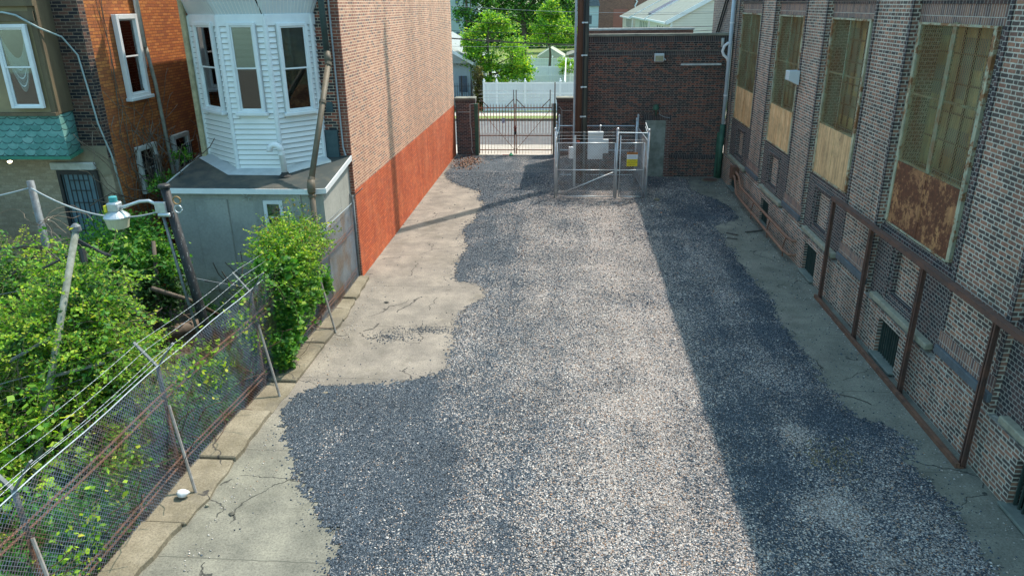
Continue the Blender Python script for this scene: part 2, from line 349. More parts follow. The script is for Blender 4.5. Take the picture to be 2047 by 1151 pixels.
OCHRE = simple('ochre_panel', (.34, .27, .15), (.24, .19, .11), 1.6, rough=.8)
CURTAIN = simple('net_curtain', (.78, .84, .85), (.60, .68, .70), 9, rough=.9, stretch=(3, 3, .6))
BLIND = simple('window_blind', (.72, .71, .65), (.62, .61, .56), 3, rough=.8)
TEAL_LAMP = simple('teal_cap', (.07, .34, .36), (.05, .28, .30), 4, rough=.5)
LENS = simple('prismatic_lens', (.60, .56, .40), (.50, .47, .34), 20, rough=.35, stretch=(1, 1, .1))
STICKY = simple('yellow_label', (.70, .62, .04), (.6, .5, .04), 6, rough=.6)
ORANGE = simple('orange_sign_paint', (.60, .22, .05), (.5, .18, .05), 6, rough=.6)
SIGNW = simple('white_sign_paint', (.72, .73, .74), (.66, .67, .68), 6, rough=.5)
SIGNY = simple('yellow_sign_paint', (.75, .58, .02), (.7, .52, .02), 6, rough=.5)
INK = simple('black_ink', (.03, .03, .03), (.05, .05, .05), 6, rough=.6)
CABM = simple('cabinet_grey_paint', (.62, .65, .66), (.54, .58, .60), 2, rough=.45)
WOODPOLE = simple('creosote_pole', (.16, .085, .055), (.085, .05, .04), 4, rough=.85, bump=.3, stretch=(2, 2, .12))
WOODPOLE_G = simple('grey_weathered_pole', (.13, .13, .11), (.055, .065, .065), 4, rough=.9, bump=.3, stretch=(2, 2, .12))
OLDWOOD = simple('old_plank', (.08, .08, .075), (.16, .14, .12), 8, rough=.9, stretch=(1, .3, 1))
LUMBER = simple('weathered_lumber', (.30, .28, .25), (.18, .165, .145), 8, rough=.9, stretch=(1, 1, .3))
RAILWOOD = simple('grey_brace_pipe', (.33, .32, .30), (.22, .19, .17), 9, rough=.7, metal=.1)
GREYH = simple('grey_house_siding', (.34, .40, .43), (.28, .33, .36), 1.5, rough=.7)
ROOFG = simple('grey_shingles', (.34, .36, .345), (.26, .28, .27), 3, rough=.9, bump=.3)
ROOFT = simple('green_grey_shingles', (.25, .27, .23), (.19, .21, .18), 2, rough=.9)
BLUEHOUSE = simple('pale_blue_siding', (.50, .60, .60), (.44, .54, .55), 1, rough=.7)
WIREBLK = simple('black_cable', (.02, .022, .022), (.03, .03, .03), 4, rough=.5)
WIREGRY = simple('grey_cable', (.36, .40, .42), (.28, .31, .33), 4, rough=.5)
GREENB = simple('green_plastic', (.03, .45, .20), (.02, .35, .15), 5, rough=.3)
REDP = simple('red_plastic', (.55, .10, .05), (.4, .08, .04), 5, rough=.5)
def m_stucco():
    t = NT('grey_stucco'); f = t.noise(1.1, 6, .65); f2 = t.noise(18, 4, .6)
    c = t.ramp(f, [(.3, (.30, .305, .275)), (.5, (.385, .385, .345)), (.7, (.45, .445, .40))])
    c = t.mix(1.0, c, t.ramp(f2, [(.3, .88), (.7, 1.06)]), 'MULTIPLY')
    pz = t.n('ShaderNodeSeparateXYZ', {0: t.pos()}).outputs[2]
    damp = t.math('MULTIPLY', t.n('ShaderNodeMapRange', {0: t.math('ADD', pz, t.math('MULTIPLY', t.noise(2.2, 4, .7), 1.6)), 1: 1.0, 2: 1.6, 3: 1.0, 4: 0.0}).outputs[0], t.n('ShaderNodeMapRange', {0: t.noise(1.5, 4, .7), 1: .35, 2: .6, 3: .2, 4: .9}).outputs[0])
    c = t.mix(damp, c, (.20, .20, .12))
    run = t.n('ShaderNodeMapRange', {0: t.noise(2.6, 5, .6, t.pos((1, 1, .12))), 1: .55, 2: .72, 3: 0.0, 4: .5}).outputs[0]
    c = t.mix(run, c, (.17, .19, .17))
    t.set(color=c, rough=.92, spec=.2); t.bump(f2, .25, .01); return t.m
STUCCO = m_stucco()
def m_scallop():
    t = NT('scalloped_green_slate'); p = t.n('ShaderNodeSeparateXYZ', {0: t.pos()})
    r = .11; rowh = .135; uw = .25
    vr = t.math('DIVIDE', p.outputs[2], rowh); row = t.math('FLOOR', vr); fv = t.math('SUBTRACT', vr, row)
    sx = t.math('ADD', p.outputs[0], t.math('MULTIPLY', p.outputs[1], .6))
    uu = t.math('ADD', t.math('DIVIDE', sx, uw), t.math('MULTIPLY', t.math('FLOORED_MODULO', row, 2.0), .5)); cell = t.math('FLOOR', uu)
    fu = t.math('MULTIPLY', t.math('SUBTRACT', t.math('SUBTRACT', uu, cell), .5), 2.0)
    arc = t.math('SUBTRACT', 1.0, t.math('SQRT', t.math('MAXIMUM', t.math('SUBTRACT', 1.0, t.math('MULTIPLY', fu, fu)), 0.0)))
    dl = t.math('ABSOLUTE', t.math('SUBTRACT', fv, t.math('MULTIPLY', arc, .62)))
    line = t.n('ShaderNodeMapRange', {0: dl, 1: .03, 2: .11, 3: 1.0, 4: 0.0}).outputs[0]
    wn_ = t.n('ShaderNodeTexWhiteNoise', {'Vector': t.n('ShaderNodeCombineXYZ', {0: cell, 1: row, 2: 1.0}).outputs[0]}).outputs['Value']
    c = t.ramp(t.math('ADD', t.math('MULTIPLY', t.noise(5, 5, .7), .7), t.math('MULTIPLY', wn_, .3)), [(.3, (.06, .19, .165)), (.55, (.12, .29, .26)), (.75, (.20, .37, .33))])
    c = t.mix(line, c, (.03, .07, .07)); t.set(color=c, rough=.8); t.bump(t.math('SUBTRACT', 1.0, line), .5, .02); return t.m
SCALLOP = m_scallop()
def m_panel(name, base, streak, rust, amt, sa=1.6, sb=9):
    t = NT(name); s = t.noise(4.2, 6, .7, t.pos((1, 2.4, .09))); f = t.noise(sa, 9, .75); f3 = t.noise(sb, 7, .8)
    c = t.ramp(s, [(.35, base), (.6, streak)])
    m = t.n('ShaderNodeMapRange', {0: t.math('ADD', t.math('MULTIPLY', f, .7), t.math('MULTIPLY', f3, .4)), 1: amt, 2: amt+.05, 3: 0.0, 4: 1.0}).outputs[0]
    c = t.mix(1.0, c, t.ramp(t.noise(2.3, 6, .75), [(.35, .68), (.6, 1.1)]), 'MULTIPLY')
    c = t.mix(m, c, t.ramp(f3, [(.35, rust), (.65, tuple(x*.5 for x in rust))]))
    t.set(color=c, rough=.75); t.bump(f3, .15, .01); return t.m
PAN_TAN = m_panel('tan_rust_streaked_steel', (.86, .60, .32), (.60, .32, .13), (.22, .10, .05), .66)
PAN_OCH = m_panel('ochre_stained_steel', (.80, .53, .27), (.52, .31, .15), (.26, .15, .09), .64)
PAN_RUST = m_panel('flaking_rusty_steel', (.50, .25, .10), (.32, .14, .06), (.17, .055, .022), .50, 1.7, 11)
FRAME_W = m_panel('pale_rust_stained_frame', (.50, .46, .30), (.36, .38, .28), (.34, .16, .06), .55)
def m_grime(name, a, b, c3):
    t = NT(name); f = t.noise(1.1, 6, .7, t.pos((1, 1.5, .5))); s = t.noise(4, 4, .6, t.pos((1, 2, .15)))
    c = t.ramp(f, [(.3, a), (.5, b), (.68, c3)]); c = t.mix(1.0, c, t.ramp(s, [(.3, .6), (.7, 1.25)]), 'MULTIPLY')
    pp_ = t.n('ShaderNodeSeparateXYZ', {0: t.pos()}); cy = t.math('FLOOR', t.math('DIVIDE', pp_.outputs[1], .44)); cz = t.math('FLOOR', t.math('DIVIDE', pp_.outputs[2], .53))
    wv = t.n('ShaderNodeTexWhiteNoise', {'Vector': t.n('ShaderNodeCombineXYZ', {0: cy, 1: cz, 2: 5.0}).outputs[0]}).outputs['Value']
    c = t.mix(t.ramp(wv, [(.45, 0.0), (.6, .75)]), c, t.ramp(wv, [(.5, (.035, .06, .08)), (.75, (.07, .10, .11)), (1, (.20, .20, .15))]))
    t.set(color=c, rough=.35, spec=.5); return t.m
GRIME = m_grime('grimy_window_glass', (.04, .055, .055), (.36, .30, .14), (.75, .48, .18))
GRIME_D = m_grime('dark_grimy_glass', (.025, .04, .05), (.23, .20, .12), (.58, .36, .14))
SCREENM = simple('corroded_screen_wire', (.46, .42, .22), (.42, .25, .10), 1.4, rough=.8, p=(.4, .6))
def m_glass():
    t = NT('window_glass'); gl = t.n('ShaderNodeBsdfGlossy', {0: (1, 1, 1, 1), 1: .03}); tr = t.n('ShaderNodeBsdfTransparent', {0: (.75, .82, .82, 1)})
    fr = t.n('ShaderNodeFresnel', {0: 1.6}).outputs[0]
    mx = t.n('ShaderNodeMixShader', {0: t.math('ADD', fr, .08), 1: tr.outputs[0], 2: gl.outputs[0]}); t.nt.links.new(mx.outputs[0], t.out.inputs[0]); return t.m
GLASS = m_glass()
def m_text_glow():
    t = NT('lit_bulb'); t.set(color=(1, .9, .6)); t.b.inputs['Emission Color'].default_value = (1, .85, .5, 1); t.b.inputs['Emission Strength'].default_value = 8; return t.m
BULB = m_text_glow()
# ------------------------------------------------------------------ ground
def struct(o): return tag(o, kind='structure')
struct(MB().box(-600, 600, -60, 1500, -1.2, -.36).build('ground', SOIL))
struct(MB().box(-5.95, 7.3, -6, 36.55, -.355, 0).build('concrete_lot', CONC))
struct(MB().box(-60, 60, 36.55, 39.45, -.355, -.02).build('near_sidewalk', WALK))
struct(MB().box(-60, 60, 39.45, 48.9, -.355, -.14).build('street', ASPHALT))
struct(MB().box(-60, 60, 48.9, 49.1, -.355, 0.0).build('street_kerb', CURBM))
struct(MB().box(-60, 60, 49.1, 50.3, -.355, -.01).build('grass_verge', GRASSM))
struct(MB().box(-60, 60, 50.3, 52.2, -.355, -.004).build('far_sidewalk', WALK))
struct(MB().box(-90, 90, 52.2, 420, -.355, -.012).build('back_gardens', GRASSM))
t_ = MB()
kin = [(-6.1, 4.0), (-6.05, 7.3), (-6.05, 9.4), (-5.97, 11.0), (-5.9, 12.65), (-5.74, 15.0), (-5.68, 17.4), (-5.68, 18.6)]
kout = [(-5.62, 4.0), (-5.58, 7.3), (-5.42, 8.9), (-5.45, 11.0), (-5.34, 12.7), (-5.28, 15.7), (-5.40, 17.4), (-5.46, 18.6)]
def kerb_run():
    def at(L, y):
        for a, b in zip(L[:-1], L[1:]):
            if a[1] <= y <= b[1]: return a[0]+(b[0]-a[0])*(y-a[1])/(b[1]-a[1])
        return L[-1][0]
    y = 4.0; k = 0
    while y < 18.55:
        y2 = min(18.6, y+1.45+.3*math.sin(k*2.3)); n = 5
        ys = [y+.012+(y2-y-.024)*i/n for i in range(n+1)]
        jx = .025*math.sin(k*5.1); h = .085+.02*math.sin(k*3.7)
        poly = [(at(kout, q)+jx+.02*math.sin(q*9+k), q) for q in ys]+[(at(kin, q)-.05, q) for q in reversed(ys)]
        if k == 5: h = .03
        t_.prism(poly, -.35, h); y = y2; k += 1
kerb_run()
kb = t_.build('fence_kerb', CURBM, bevel=.02); struct(kb)
# gravel outline (metres on the lot)
GP = [(-5.62, 36.4), (-5.53, 32.0), (-5.16, 30.62), (-4.34, 29.44), (-3.57, 28.68), (-3.44, 27.39), (-3.14, 27.02), (-3.3, 25.92), (-3.32, 24.58), (-3.46, 23.65), (-3.38, 22.51), (-3.04, 21.47), (-3.18, 20.5), (-3.21, 19.19), (-3.18, 18.59), (-2.54, 18.42), (-2.22, 17.95), (-2.04, 17.53), (-2.09, 17.18), (-2.57, 16.66), (-2.62, 15.89), (-2.48, 15.18), (-2.51, 14.26), (-2.47, 13.55), (-2.5, 13.21), (-2.74, 13.09), (-3.18, 12.96), (-3.68, 12.72), (-4.27, 12.63), (-4.76, 12.56), (-5.1, 12.38), (-5.25, 12.1), (-5.3, 11.57), (-5.22, 11.13), (-4.9, 10.58), (-4.53, 10.0), (-4.17, 9.47), (-3.91, 8.98), (-3.55, 8.54), (-3.3, 8.3), (-3.2, 7.74), (-3.25, 7.2), (-3.3, 5.0),
      (5.55, 5.0), (5.58, 7.98), (5.62, 8.56), (5.65, 9.43), (5.63, 10.04), (5.49, 10.44), (5.77, 11.03), (5.75, 11.5), (5.45, 11.81), (5.09, 12.05), (5.1, 12.89), (5.03, 13.93), (5.06, 15.15), (4.95, 15.96), (5.07, 17.85), (4.93, 18.94), (4.95, 20.6), (4.86, 22.02), (4.91, 23.08), (4.74, 23.93), (5.35, 24.55), (5.9, 25.19), (5.91, 26.54), (5.45, 28.02), (4.9, 28.81), (4.8, 30.1), (5.0, 31.2), (3.54, 31.66), (0.2, 31.66), (0.1, 36.4)]
GPA = np.array(GP)
def inpoly(x, y):
    ins = np.zeros(x.shape, bool); n = len(GPA)
    for i in range(n):
        x0, y0 = GPA[i]; x1, y1 = GPA[(i+1) % n]
        c = ((y0 > y) != (y1 > y)) & (x < (x1-x0)*(y-y0)/(y1-y0+1e-12)+x0); ins ^= c
    return ins
def vnoise(x, y, s, seed=0):
    xs = x*s+seed*17.3; ys = y*s+seed*9.1; xi = np.floor(xs).astype(int); yi = np.floor(ys).astype(int); fx = xs-xi; fy = ys-yi
    fx = fx*fx*(3-2*fx); fy = fy*fy*(3-2*fy)
    def h(a, b): return np.modf(np.abs(np.sin(a*127.1+b*311.7+seed*74.7)*43758.5453))[0]
    return (h(xi, yi)*(1-fx)+h(xi+1, yi)*fx)*(1-fy)+(h(xi, yi+1)*(1-fx)+h(xi+1, yi+1)*fx)*fy
def fbm(x, y, s, o=4, seed=0):
    a = 0; w_ = .5
    for k in range(o): a = a+w_*vnoise(x, y, s*2**k, seed+k); w_ *= .5
    return a/(1-.5**o)
def gauss(x, y, cx, cy, sx, sy): return np.exp(-(((x-cx)/sx)**2+((y-cy)/sy)**2))
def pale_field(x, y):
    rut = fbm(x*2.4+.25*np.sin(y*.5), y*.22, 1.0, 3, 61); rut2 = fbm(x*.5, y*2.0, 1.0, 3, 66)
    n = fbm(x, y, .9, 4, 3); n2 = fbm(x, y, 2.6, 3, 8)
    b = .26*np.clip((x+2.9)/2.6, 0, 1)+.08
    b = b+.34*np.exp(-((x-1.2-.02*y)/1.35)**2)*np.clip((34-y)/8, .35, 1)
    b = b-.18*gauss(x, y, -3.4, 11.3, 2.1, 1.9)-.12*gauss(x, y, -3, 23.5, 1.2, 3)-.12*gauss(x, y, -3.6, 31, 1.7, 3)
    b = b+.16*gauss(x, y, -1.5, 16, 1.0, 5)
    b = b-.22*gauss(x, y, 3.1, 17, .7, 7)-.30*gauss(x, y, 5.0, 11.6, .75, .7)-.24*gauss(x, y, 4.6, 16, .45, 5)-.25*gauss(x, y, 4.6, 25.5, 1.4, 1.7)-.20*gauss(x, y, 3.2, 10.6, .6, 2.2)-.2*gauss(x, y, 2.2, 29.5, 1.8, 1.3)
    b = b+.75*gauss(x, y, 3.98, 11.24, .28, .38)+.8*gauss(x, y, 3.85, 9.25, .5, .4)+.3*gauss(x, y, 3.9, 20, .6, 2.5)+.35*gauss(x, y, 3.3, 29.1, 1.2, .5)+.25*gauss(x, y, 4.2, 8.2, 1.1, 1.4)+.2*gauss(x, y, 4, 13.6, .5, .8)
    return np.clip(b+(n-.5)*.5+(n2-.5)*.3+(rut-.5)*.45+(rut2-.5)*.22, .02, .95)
cs = .05; gx = np.arange(-6.2, 6.3, cs); gy = np.arange(4.6, 36.6, cs); XX, YY = np.meshgrid(gx, gy)
jit = .16
qx = XX+(fbm(XX, YY, 2.2, 4, 21)-.5)*2*jit+(vnoise(XX, YY, 9, 5)-.5)*.12; qy = YY+(fbm(XX, YY, 2.2, 4, 33)-.5)*2*jit+(vnoise(XX, YY, 9, 6)-.5)*.12
INS = inpoly(qx, qy)
mk = INS.astype(float)
for _ in range(6):
    mk = (mk+np.roll(mk, 1, 0)+np.roll(mk, -1, 0)+np.roll(mk, 1, 1)+np.roll(mk, -1, 1))/5
mkw = mk.copy()
for _ in range(50):
    mkw = (mkw+np.roll(mkw, 1, 0)+np.roll(mkw, -1, 0)+np.roll(mkw, 1, 1)+np.roll(mkw, -1, 1))/5
thin = np.minimum(1, .55*gauss(XX, YY, 3.85, 9.25, .5, .4)+.5*gauss(XX, YY, 3.98, 11.24, .3, .4))
ZZ = .003+.030*np.clip((mkw-.45)/.5, 0, 1)*(1-thin)+(fbm(XX, YY, 1.1, 3, 40)-.5)*.04*np.clip((mk-.6)/.4, 0, 1)+(vnoise(XX, YY, 7, 41)-.5)*.008
ZZ = np.maximum(ZZ, .004)
idx = np.arange(XX.size).reshape(XX.shape)
keep = mkw[:-1, :-1]+(vnoise(XX, YY, 17, 51)[:-1, :-1]-.5)*.42+(fbm(XX, YY, 3.0, 3, 52)[:-1, :-1]-.5)*.3 > .50
Fg = np.stack([idx[:-1, :-1][keep], idx[:-1, 1:][keep], idx[1:, 1:][keep], idx[1:, :-1][keep]], 1)
used = np.unique(Fg); remap = -np.ones(XX.size, int); remap[used] = np.arange(len(used))
Vg = np.stack([XX.ravel()[used], YY.ravel()[used], ZZ.ravel()[used]], 1)
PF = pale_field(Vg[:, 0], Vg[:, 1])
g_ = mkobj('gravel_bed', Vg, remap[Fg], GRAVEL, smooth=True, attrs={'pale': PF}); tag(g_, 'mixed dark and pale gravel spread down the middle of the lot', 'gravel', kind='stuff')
# loose stones as real geometry over and around the bed
OC = np.array([(1, 0, 0), (0, 1, 0), (-1, 0, 0), (0, -1, 0), (0, 0, 1), (0, 0, -1)], float)
OF = np.array([(0, 1, 4), (1, 2, 4), (2, 3, 4), (3, 0, 4), (1, 0, 5), (2, 1, 5), (3, 2, 5), (0, 3, 5)])
def stones(name, N, pale, mat, label, smin, smax):
    x = rng.uniform(-6, 6.1, N*5); yy = 5.2+27*rng.random(N*5)**1.75
    gi = np.clip(((yy-gy[0])/cs).astype(int), 0, len(gy)-1); gj = np.clip(((x-gx[0])/cs).astype(int), 0, len(gx)-1)
    m = mk[gi, gj]; pf = pale_field(x, yy)
    pr = np.where(m > .5, 1.0, np.clip(2.6*mkw[gi, gj]**1.7, 0, 1)*(.35+.9*vnoise(x, yy, 3, 77)))
    edge = .012+.10*np.exp(-((np.clip(5.9-x, 0, 9))/.5)**2)*(x > 4.9)
    pr = np.maximum(pr, edge); pr = np.maximum(pr, .05*np.clip(mkw[gi, gj]*12, 0, 1))
    pr = pr*(pf**1.2*1.6 if pale else np.where(m > .5, .75*(1.05-pf), 1.0))
    ok = (rng.random(N*5) < pr) & (x < 6.42) & (x > -5.25-(yy > 19)*.3)
    x = x[ok][:N]; yy = yy[ok][:N]; gi = gi[ok][:N]; gj = gj[ok][:N]; n = len(x)
    z = np.where(mkw[gi, gj] > .45, ZZ[gi, gj], 0.0)
    s = smin+(smax-smin)*rng.random(n)**2.2; s = s*(1+np.clip((yy-12)/30, 0, .5))
    sc3 = np.stack([s*rng.uniform(.8, 1.35, n), s*rng.uniform(.6, 1.0, n), s*rng.uniform(.4, .75, n)], 1)
    P = OC[None]*(1+rng.uniform(-.28, .28, (n, 6, 1)))+rng.uniform(-.22, .22, (n, 6, 3)); P = P*sc3[:, None, :]
    a = rng.uniform(0, 6.28, n); ca, sa = np.cos(a)[:, None], np.sin(a)[:, None]; tl = rng.uniform(-.5, .5, n)[:, None]
    X = P[..., 0]*ca-P[..., 1]*sa; Y = P[..., 0]*sa+P[..., 1]*ca; Z = P[..., 2]+X*tl*.5
    V = np.stack([X+x[:, None], Y+yy[:, None], Z+z[:, None]+sc3[:, 2:3]*.5], -1).reshape(-1, 3)
    F = (OF[None]+(np.arange(n)*6)[:, None, None]).reshape(-1, 3)
    tag(mkobj(name, V, F, mat), label, 'gravel', kind='stuff')
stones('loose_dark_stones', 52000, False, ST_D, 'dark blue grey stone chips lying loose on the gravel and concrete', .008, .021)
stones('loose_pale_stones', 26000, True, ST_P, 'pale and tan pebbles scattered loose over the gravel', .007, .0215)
# ------------------------------------------------------------------ factory on the right
fac = thing('factory_building', 'long dark brick factory wall with tall screened windows on the right of the lot', 'building', (6.6, 18, 0))
m = MB(); md = MB(); ms = MB(); mi = MB()
m.box(7.12, 16, 2, 31.7, -.35, 9.75)                       # core
PIERS = [(5.6, 7.1), (10.4, 12.2), (15.5, 17.35), (20.5, 22.3), (25.55, 27.35), (30.95, 31.7)]
for a, b in PIERS: m.box(6.53, 7.12, a, b, 1.02, 9.75)
m.box(6.55, 7.12, 2, 31.7, 7.45, 9.745)
CELL = [(8.45, 9.45), (13.55, 14.55), (18.75, 19.75), (23.75, 24.75), (28.8, 29.8)]
prev = 2.0
for a, b in CELL+[(31.7, 31.7)]:
    m.box(6.50, 7.12, prev, a, -.35, 1.02)
    if b > a: m.box(6.50, 7.12, a, b, .86, 1.02); m.box(6.50, 7.12, a, b, -.35, .02)
    prev = b
BAYS = [(7.1, 10.4), (12.2, 15.5), (17.35, 20.5), (22.3, 25.55), (27.35, 30.95)]
for k, (a, b) in enumerate(BAYS):
    c0 = a+1.35; c1 = a+2.35
    md.box(6.62, 7.12, a, c0, 1.02, 2.6); md.box(6.62, 7.12, c1, b, 1.02, 2.6); md.box(6.62, 7.12, c0, c1, 1.02, 1.38); md.box(6.62, 7.12, c0, c1, 2.3, 2.6)
    # stepped rim round the blind opening
    for q0, q1, z0, z1 in ((c0-.24, c0-.12, 1.2, 2.45), (c1+.12, c1+.24, 1.2, 2.45), (c0-.12, c1+.12, 2.37, 2.45), (c0-.12, c1+.12, 1.2, 1.28)):
        md.box(6.585, 6.62, q0, q1, z0, z1)
    mi.box(6.72, 7.13, c0, c1, 1.38, 2.3)
    md.box(6.66, 7.12, a, a+.37, 2.6, 6.6); md.box(6.68, 7.12, b-.15, b, 2.6, 6.6)
    for j in range(2): md.box(6.60+.03*j, 6.66+.02*j, a+.0, a+.12+.11*j, 2.6, 6.6)
    ms.box(6.66, 7.12, a, b, 6.6, 6.92)
    for j in range(int((b-a)/.13)): md.box(6.58, 6.70, a+.03+j*.13, a+.10+j*.13, 7.0, 7.3)
    md.box(6.64, 7.12, a, b, 6.92, 7.45)
for a, b in PIERS:
    ms.box(6.515, 6.53, a, b, 1.36, 1.62)
    for s in (a, b-.1): md.box(6.505, 6.53, s, s+.1, 1.65, 9.7)
m.build('wall', B_FACT, fac); md.build('quoin_brickwork', B_FACT_D, fac); build_each(ms, 'soldier_course', B_FACT_S, fac); build_each(mi, 'blind_opening', B_FACT, fac)
band = MB()
for a, b in PIERS[:-1]: band.box(6.465, 6.53, a, b, 1.2, 1.355)
build_each(band, 'pier_band', simple('blue_grey_band', (.13, .15, .16), (.09, .10, .11), 5, rough=.8), fac, bevel=.01)
for k, (a, b) in enumerate(BAYS):
    MB().box(6.465, 6.62, a+.3, b-.35, 1.08, 1.2).build('sandstone_ledge', SAND, fac, bevel=.015)
    y0, y1 = CELL[k]
    cw = MB().box(6.70, 6.72, y0, y1, .02, .86).build('cellar_window', BLACKHOLE, fac)
    bars = MB()
    n = 9
    for j in range(n+1): bars.beam((6.60, y0+.04+(y1-y0-.08)*j/n, .05), (6.60, y0+.04+(y1-y0-.08)*j/n, .86), .035 if j % 3 else .05, .02)
    bars.box(6.585, 6.615, y0, y1, .78, .84)
    bars.build('window_bars', simple('green_black_bars', (.03, .05, .045), (.05, .07, .06), 5, rough=.6), cw)
    MB().box(6.40, 6.66, y0-.05, y1+.05, .022, .075).build('window_sill', simple('pale_green_sill', (.20, .22, .19), (.13, .15, .13), 5, rough=.8), cw, bevel=.01)
    # big window
    w0, w1 = a+.37, b-.15
    zb = 4.0-(.1 if k >= 3 else 0); zp = 2.75-(.02*k)
    fr = MB()
    for s, e in ((w0, w0+.11), (w1-.10, w1)): fr.box(6.60, 6.68, s, e, zp, 6.6)
    fr.box(6.60, 6.68, w0+.11, w1-.10, 6.56, 6.6); fr.box(6.60, 6.68, w0+.11, w1-.10, zp-.03, zp)
    md2 = MB().box(6.64, 7.12, w0, w1, 2.6, zp-.03).build('brick_sill', B_FACT_D, fac)
    wf = fr.build('window_frame', FRAME_W, fac)
    gm = GRIME if k in (1, 2) else GRIME_D
    MB().box(7.06, 7.09, w0+.1, w1, zb-.05, 6.6).build('pane', gm, wf)
    mt = MB(); n = 6; cw_ = (w1-w0)
    for j in range(1, n): mt.box(7.02, 7.055, w0+cw_*j/n-.014, w0+cw_*j/n+.014, zb, 6.6)
    for j in range(1, 5):
        zz = zb+(6.6-zb)*j/5; mt.box(7.02, 7.057, w0+.1, w1-.1, zz-.014, zz+.014)
    mt.build('muntins', RUST_D, wf)
    fm = MB(); hw = .07 if k == 1 else .02; fm.box(6.612, 6.65, (w0+w1)/2-hw, (w0+w1)/2+hw, zb, 6.62); fm.box(6.645, 6.688, w0, w1, zb+(6.6-zb)*.5-.02, zb+(6.6-zb)*.5+.02); fm.box(6.64, 6.686, w0+.11, w1-.1, zb-.02, zb+.02)
    fm.build('screen_bar', simple('green_rust_bar', (.24, .30, .20), (.22, .13, .06), 4, rough=.8), wf)
    S = []; c = .075; W = w1-w0-.21; H = 6.58-zb; y_ = w0+.11
    for fam in (1, -1):
        s = -H
        while s < W:
            a0 = max(0, s); a1 = min(W, s+H)
            if a1-a0 > .02:
                za, zb2 = a0-s, a1-s
                if fam < 0: za, zb2 = H-za, H-zb2
                S.append(((6.63, y_+a0, zb+za), (6.63, y_+a1, zb+zb2)))
            s += c
    V, F = segs_mesh(S, .0042 if k == 1 else .0034); mkobj('wire_screen', V, F, SCREENM, wf)
    pm = {0: PAN_TAN, 1: PAN_RUST, 2: PAN_OCH, 3: PAN_TAN, 4: PAN_TAN}[k]
    pn = MB().box(6.62, 6.655, w0+.11, w1-.10, zp, zb-.02); pn.box(6.612, 6.62, (w0+w1)/2-.012, (w0+w1)/2+.012, zp, zb-.02)
    po = pn.build('lower_panel', pm, fac)
    if k == 1: po['label'] = 'heavily rusted lower panel'
    if k == 2:
        pp = MB()
        for j, (q, zt) in enumerate(((18.5, 5.7), (18.85, 5.7), (19.2, 5.65))): pp.box(7.045, 7.05, q-.12, q+.13, 4.9, zt)
        pp.build('pane_reflection', simple('pane_reflection', (.34, .33, .27), (.26, .25, .2), 3, rough=.5), wf)  # light reflections on the glass, painted as pale patches
    if k == 3: MB().box(7.045, 7.05, 23.5, 24.1, 5.1, 5.8).build('pane_reflection', bpy.data.materials['pane_reflection'], wf)
# steel posts and rails
sf = thing('steel_frame', 'dark rusty steel post and rail frame bolted along the factory wall', 'frame', (6.35, 14, 0))
for y in (17.7, 15.33, 12.88, 10.46, 8.1):
    b_ = MB(); b_.box(6.33, 6.41, y-.012, y+.012, -.02, 2.6); b_.box(6.33, 6.342, y-.045, y+.045, -.02, 2.6); b_.box(6.398, 6.41, y-.045, y+.045, -.02, 2.6)
    b_.build('post', RUST_D, sf)
b_ = MB(); b_.box(6.31, 6.42, 5.5, 17.76, 2.6, 2.615); b_.box(6.31, 6.325, 5.5, 17.76, 2.53, 2.601); b_.build('top_rail', RUST_D, sf)
b_ = MB(); b_.box(6.24, 6.30, 10.4, 17.76, 0.002, .09); b_.box(6.30, 6.38, 10.4, 17.76, 0.002, .02); b_.build('bottom_rail', RUST, sf)
# rust pipes low on the wall
rp = thing('wall_pipes', 'two rusty pipes running low along the factory wall from a brown box', 'pipes', (6.4, 24, 0))
MB().tube([(6.44, 28.6, .75), (6.36, 28.2, .95), (6.34, 27.6, .93), (6.34, 27.1, .62), (6.34, 21.0, .62), (6.40, 20.55, .62), (6.60, 20.45, .62)], .042, 10).build('upper_pipe', RUST_L, rp, smooth=True)
MB().tube([(6.30, 28.4, .8), (6.27, 27.9, .8), (6.27, 27.4, .30), (6.27, 26.6, .27), (6.27, 20.9, .22), (6.33, 20.5, .22), (6.6, 20.4, .22)], .042, 10).build('lower_pipe', RUST_L, rp, smooth=True)
MB().box(6.24, 6.5, 28.3, 28.75, .62, 1.12).build('junction_box', RUST, rp, bevel=.01)
for y in (22.8, 25.0, 20.95):
    MB().tube([(6.34, y, .62), (6.30, y, .45), (6.27, y, .25), (6.3, y, .02)], .018, 6).build('bracket', RUST, rp)
# flood lights
def flood(loc, facing, label, size=.38):
    t = thing('flood_light', label, 'flood light', loc)
    x, y, z = loc; s = size
    if facing == 'x':
        MB().prism([(x, y-s/2), (x-.30, y-s/2), (x-.30, y+s/2), (x, y+s/2)], [z-.2, z-.06, z-.06, z-.2], [z+.2]*4).build('housing', CABM, t, bevel=.01)
        MB().add([(x-.305, y-s/2+.02, z-.05), (x-.305, y+s/2-.02, z-.05), (x-.02, y+s/2-.02, z-.205), (x-.02, y-s/2+.02, z-.205)], [(0, 1, 2, 3)]).build('lens', LENS, t)
        MB().box(x, x+.12, y-.05, y+.05, z-.05, z+.05).build('bracket', CABM, t)
    else:
        MB().prism([(x-s/2, y), (x-s/2, y-.22), (x+s/2, y-.22), (x+s/2, y)], [z-.18, z-.12, z-.12, z-.18], [z+.18]*4).build('housing', CABM, t, bevel=.01)
        MB().box(x-s/2+.03, x+s/2-.03, y-.228, y-.22, z-.10, z+.10).build('lens', simple('yellowed_lens', (.40, .37, .24), (.3, .28, .18), 6, rough=.4), t)
        MB().tube([(x+s/2, y-.05, z), (x+s/2+.08, y-.1, z-.08)], .025, 8).build('photocell', CABM, t)
    return t
flood((6.5, 22.3, 4.95), 'x', 'white wedge flood light on the factory pier between two windows')
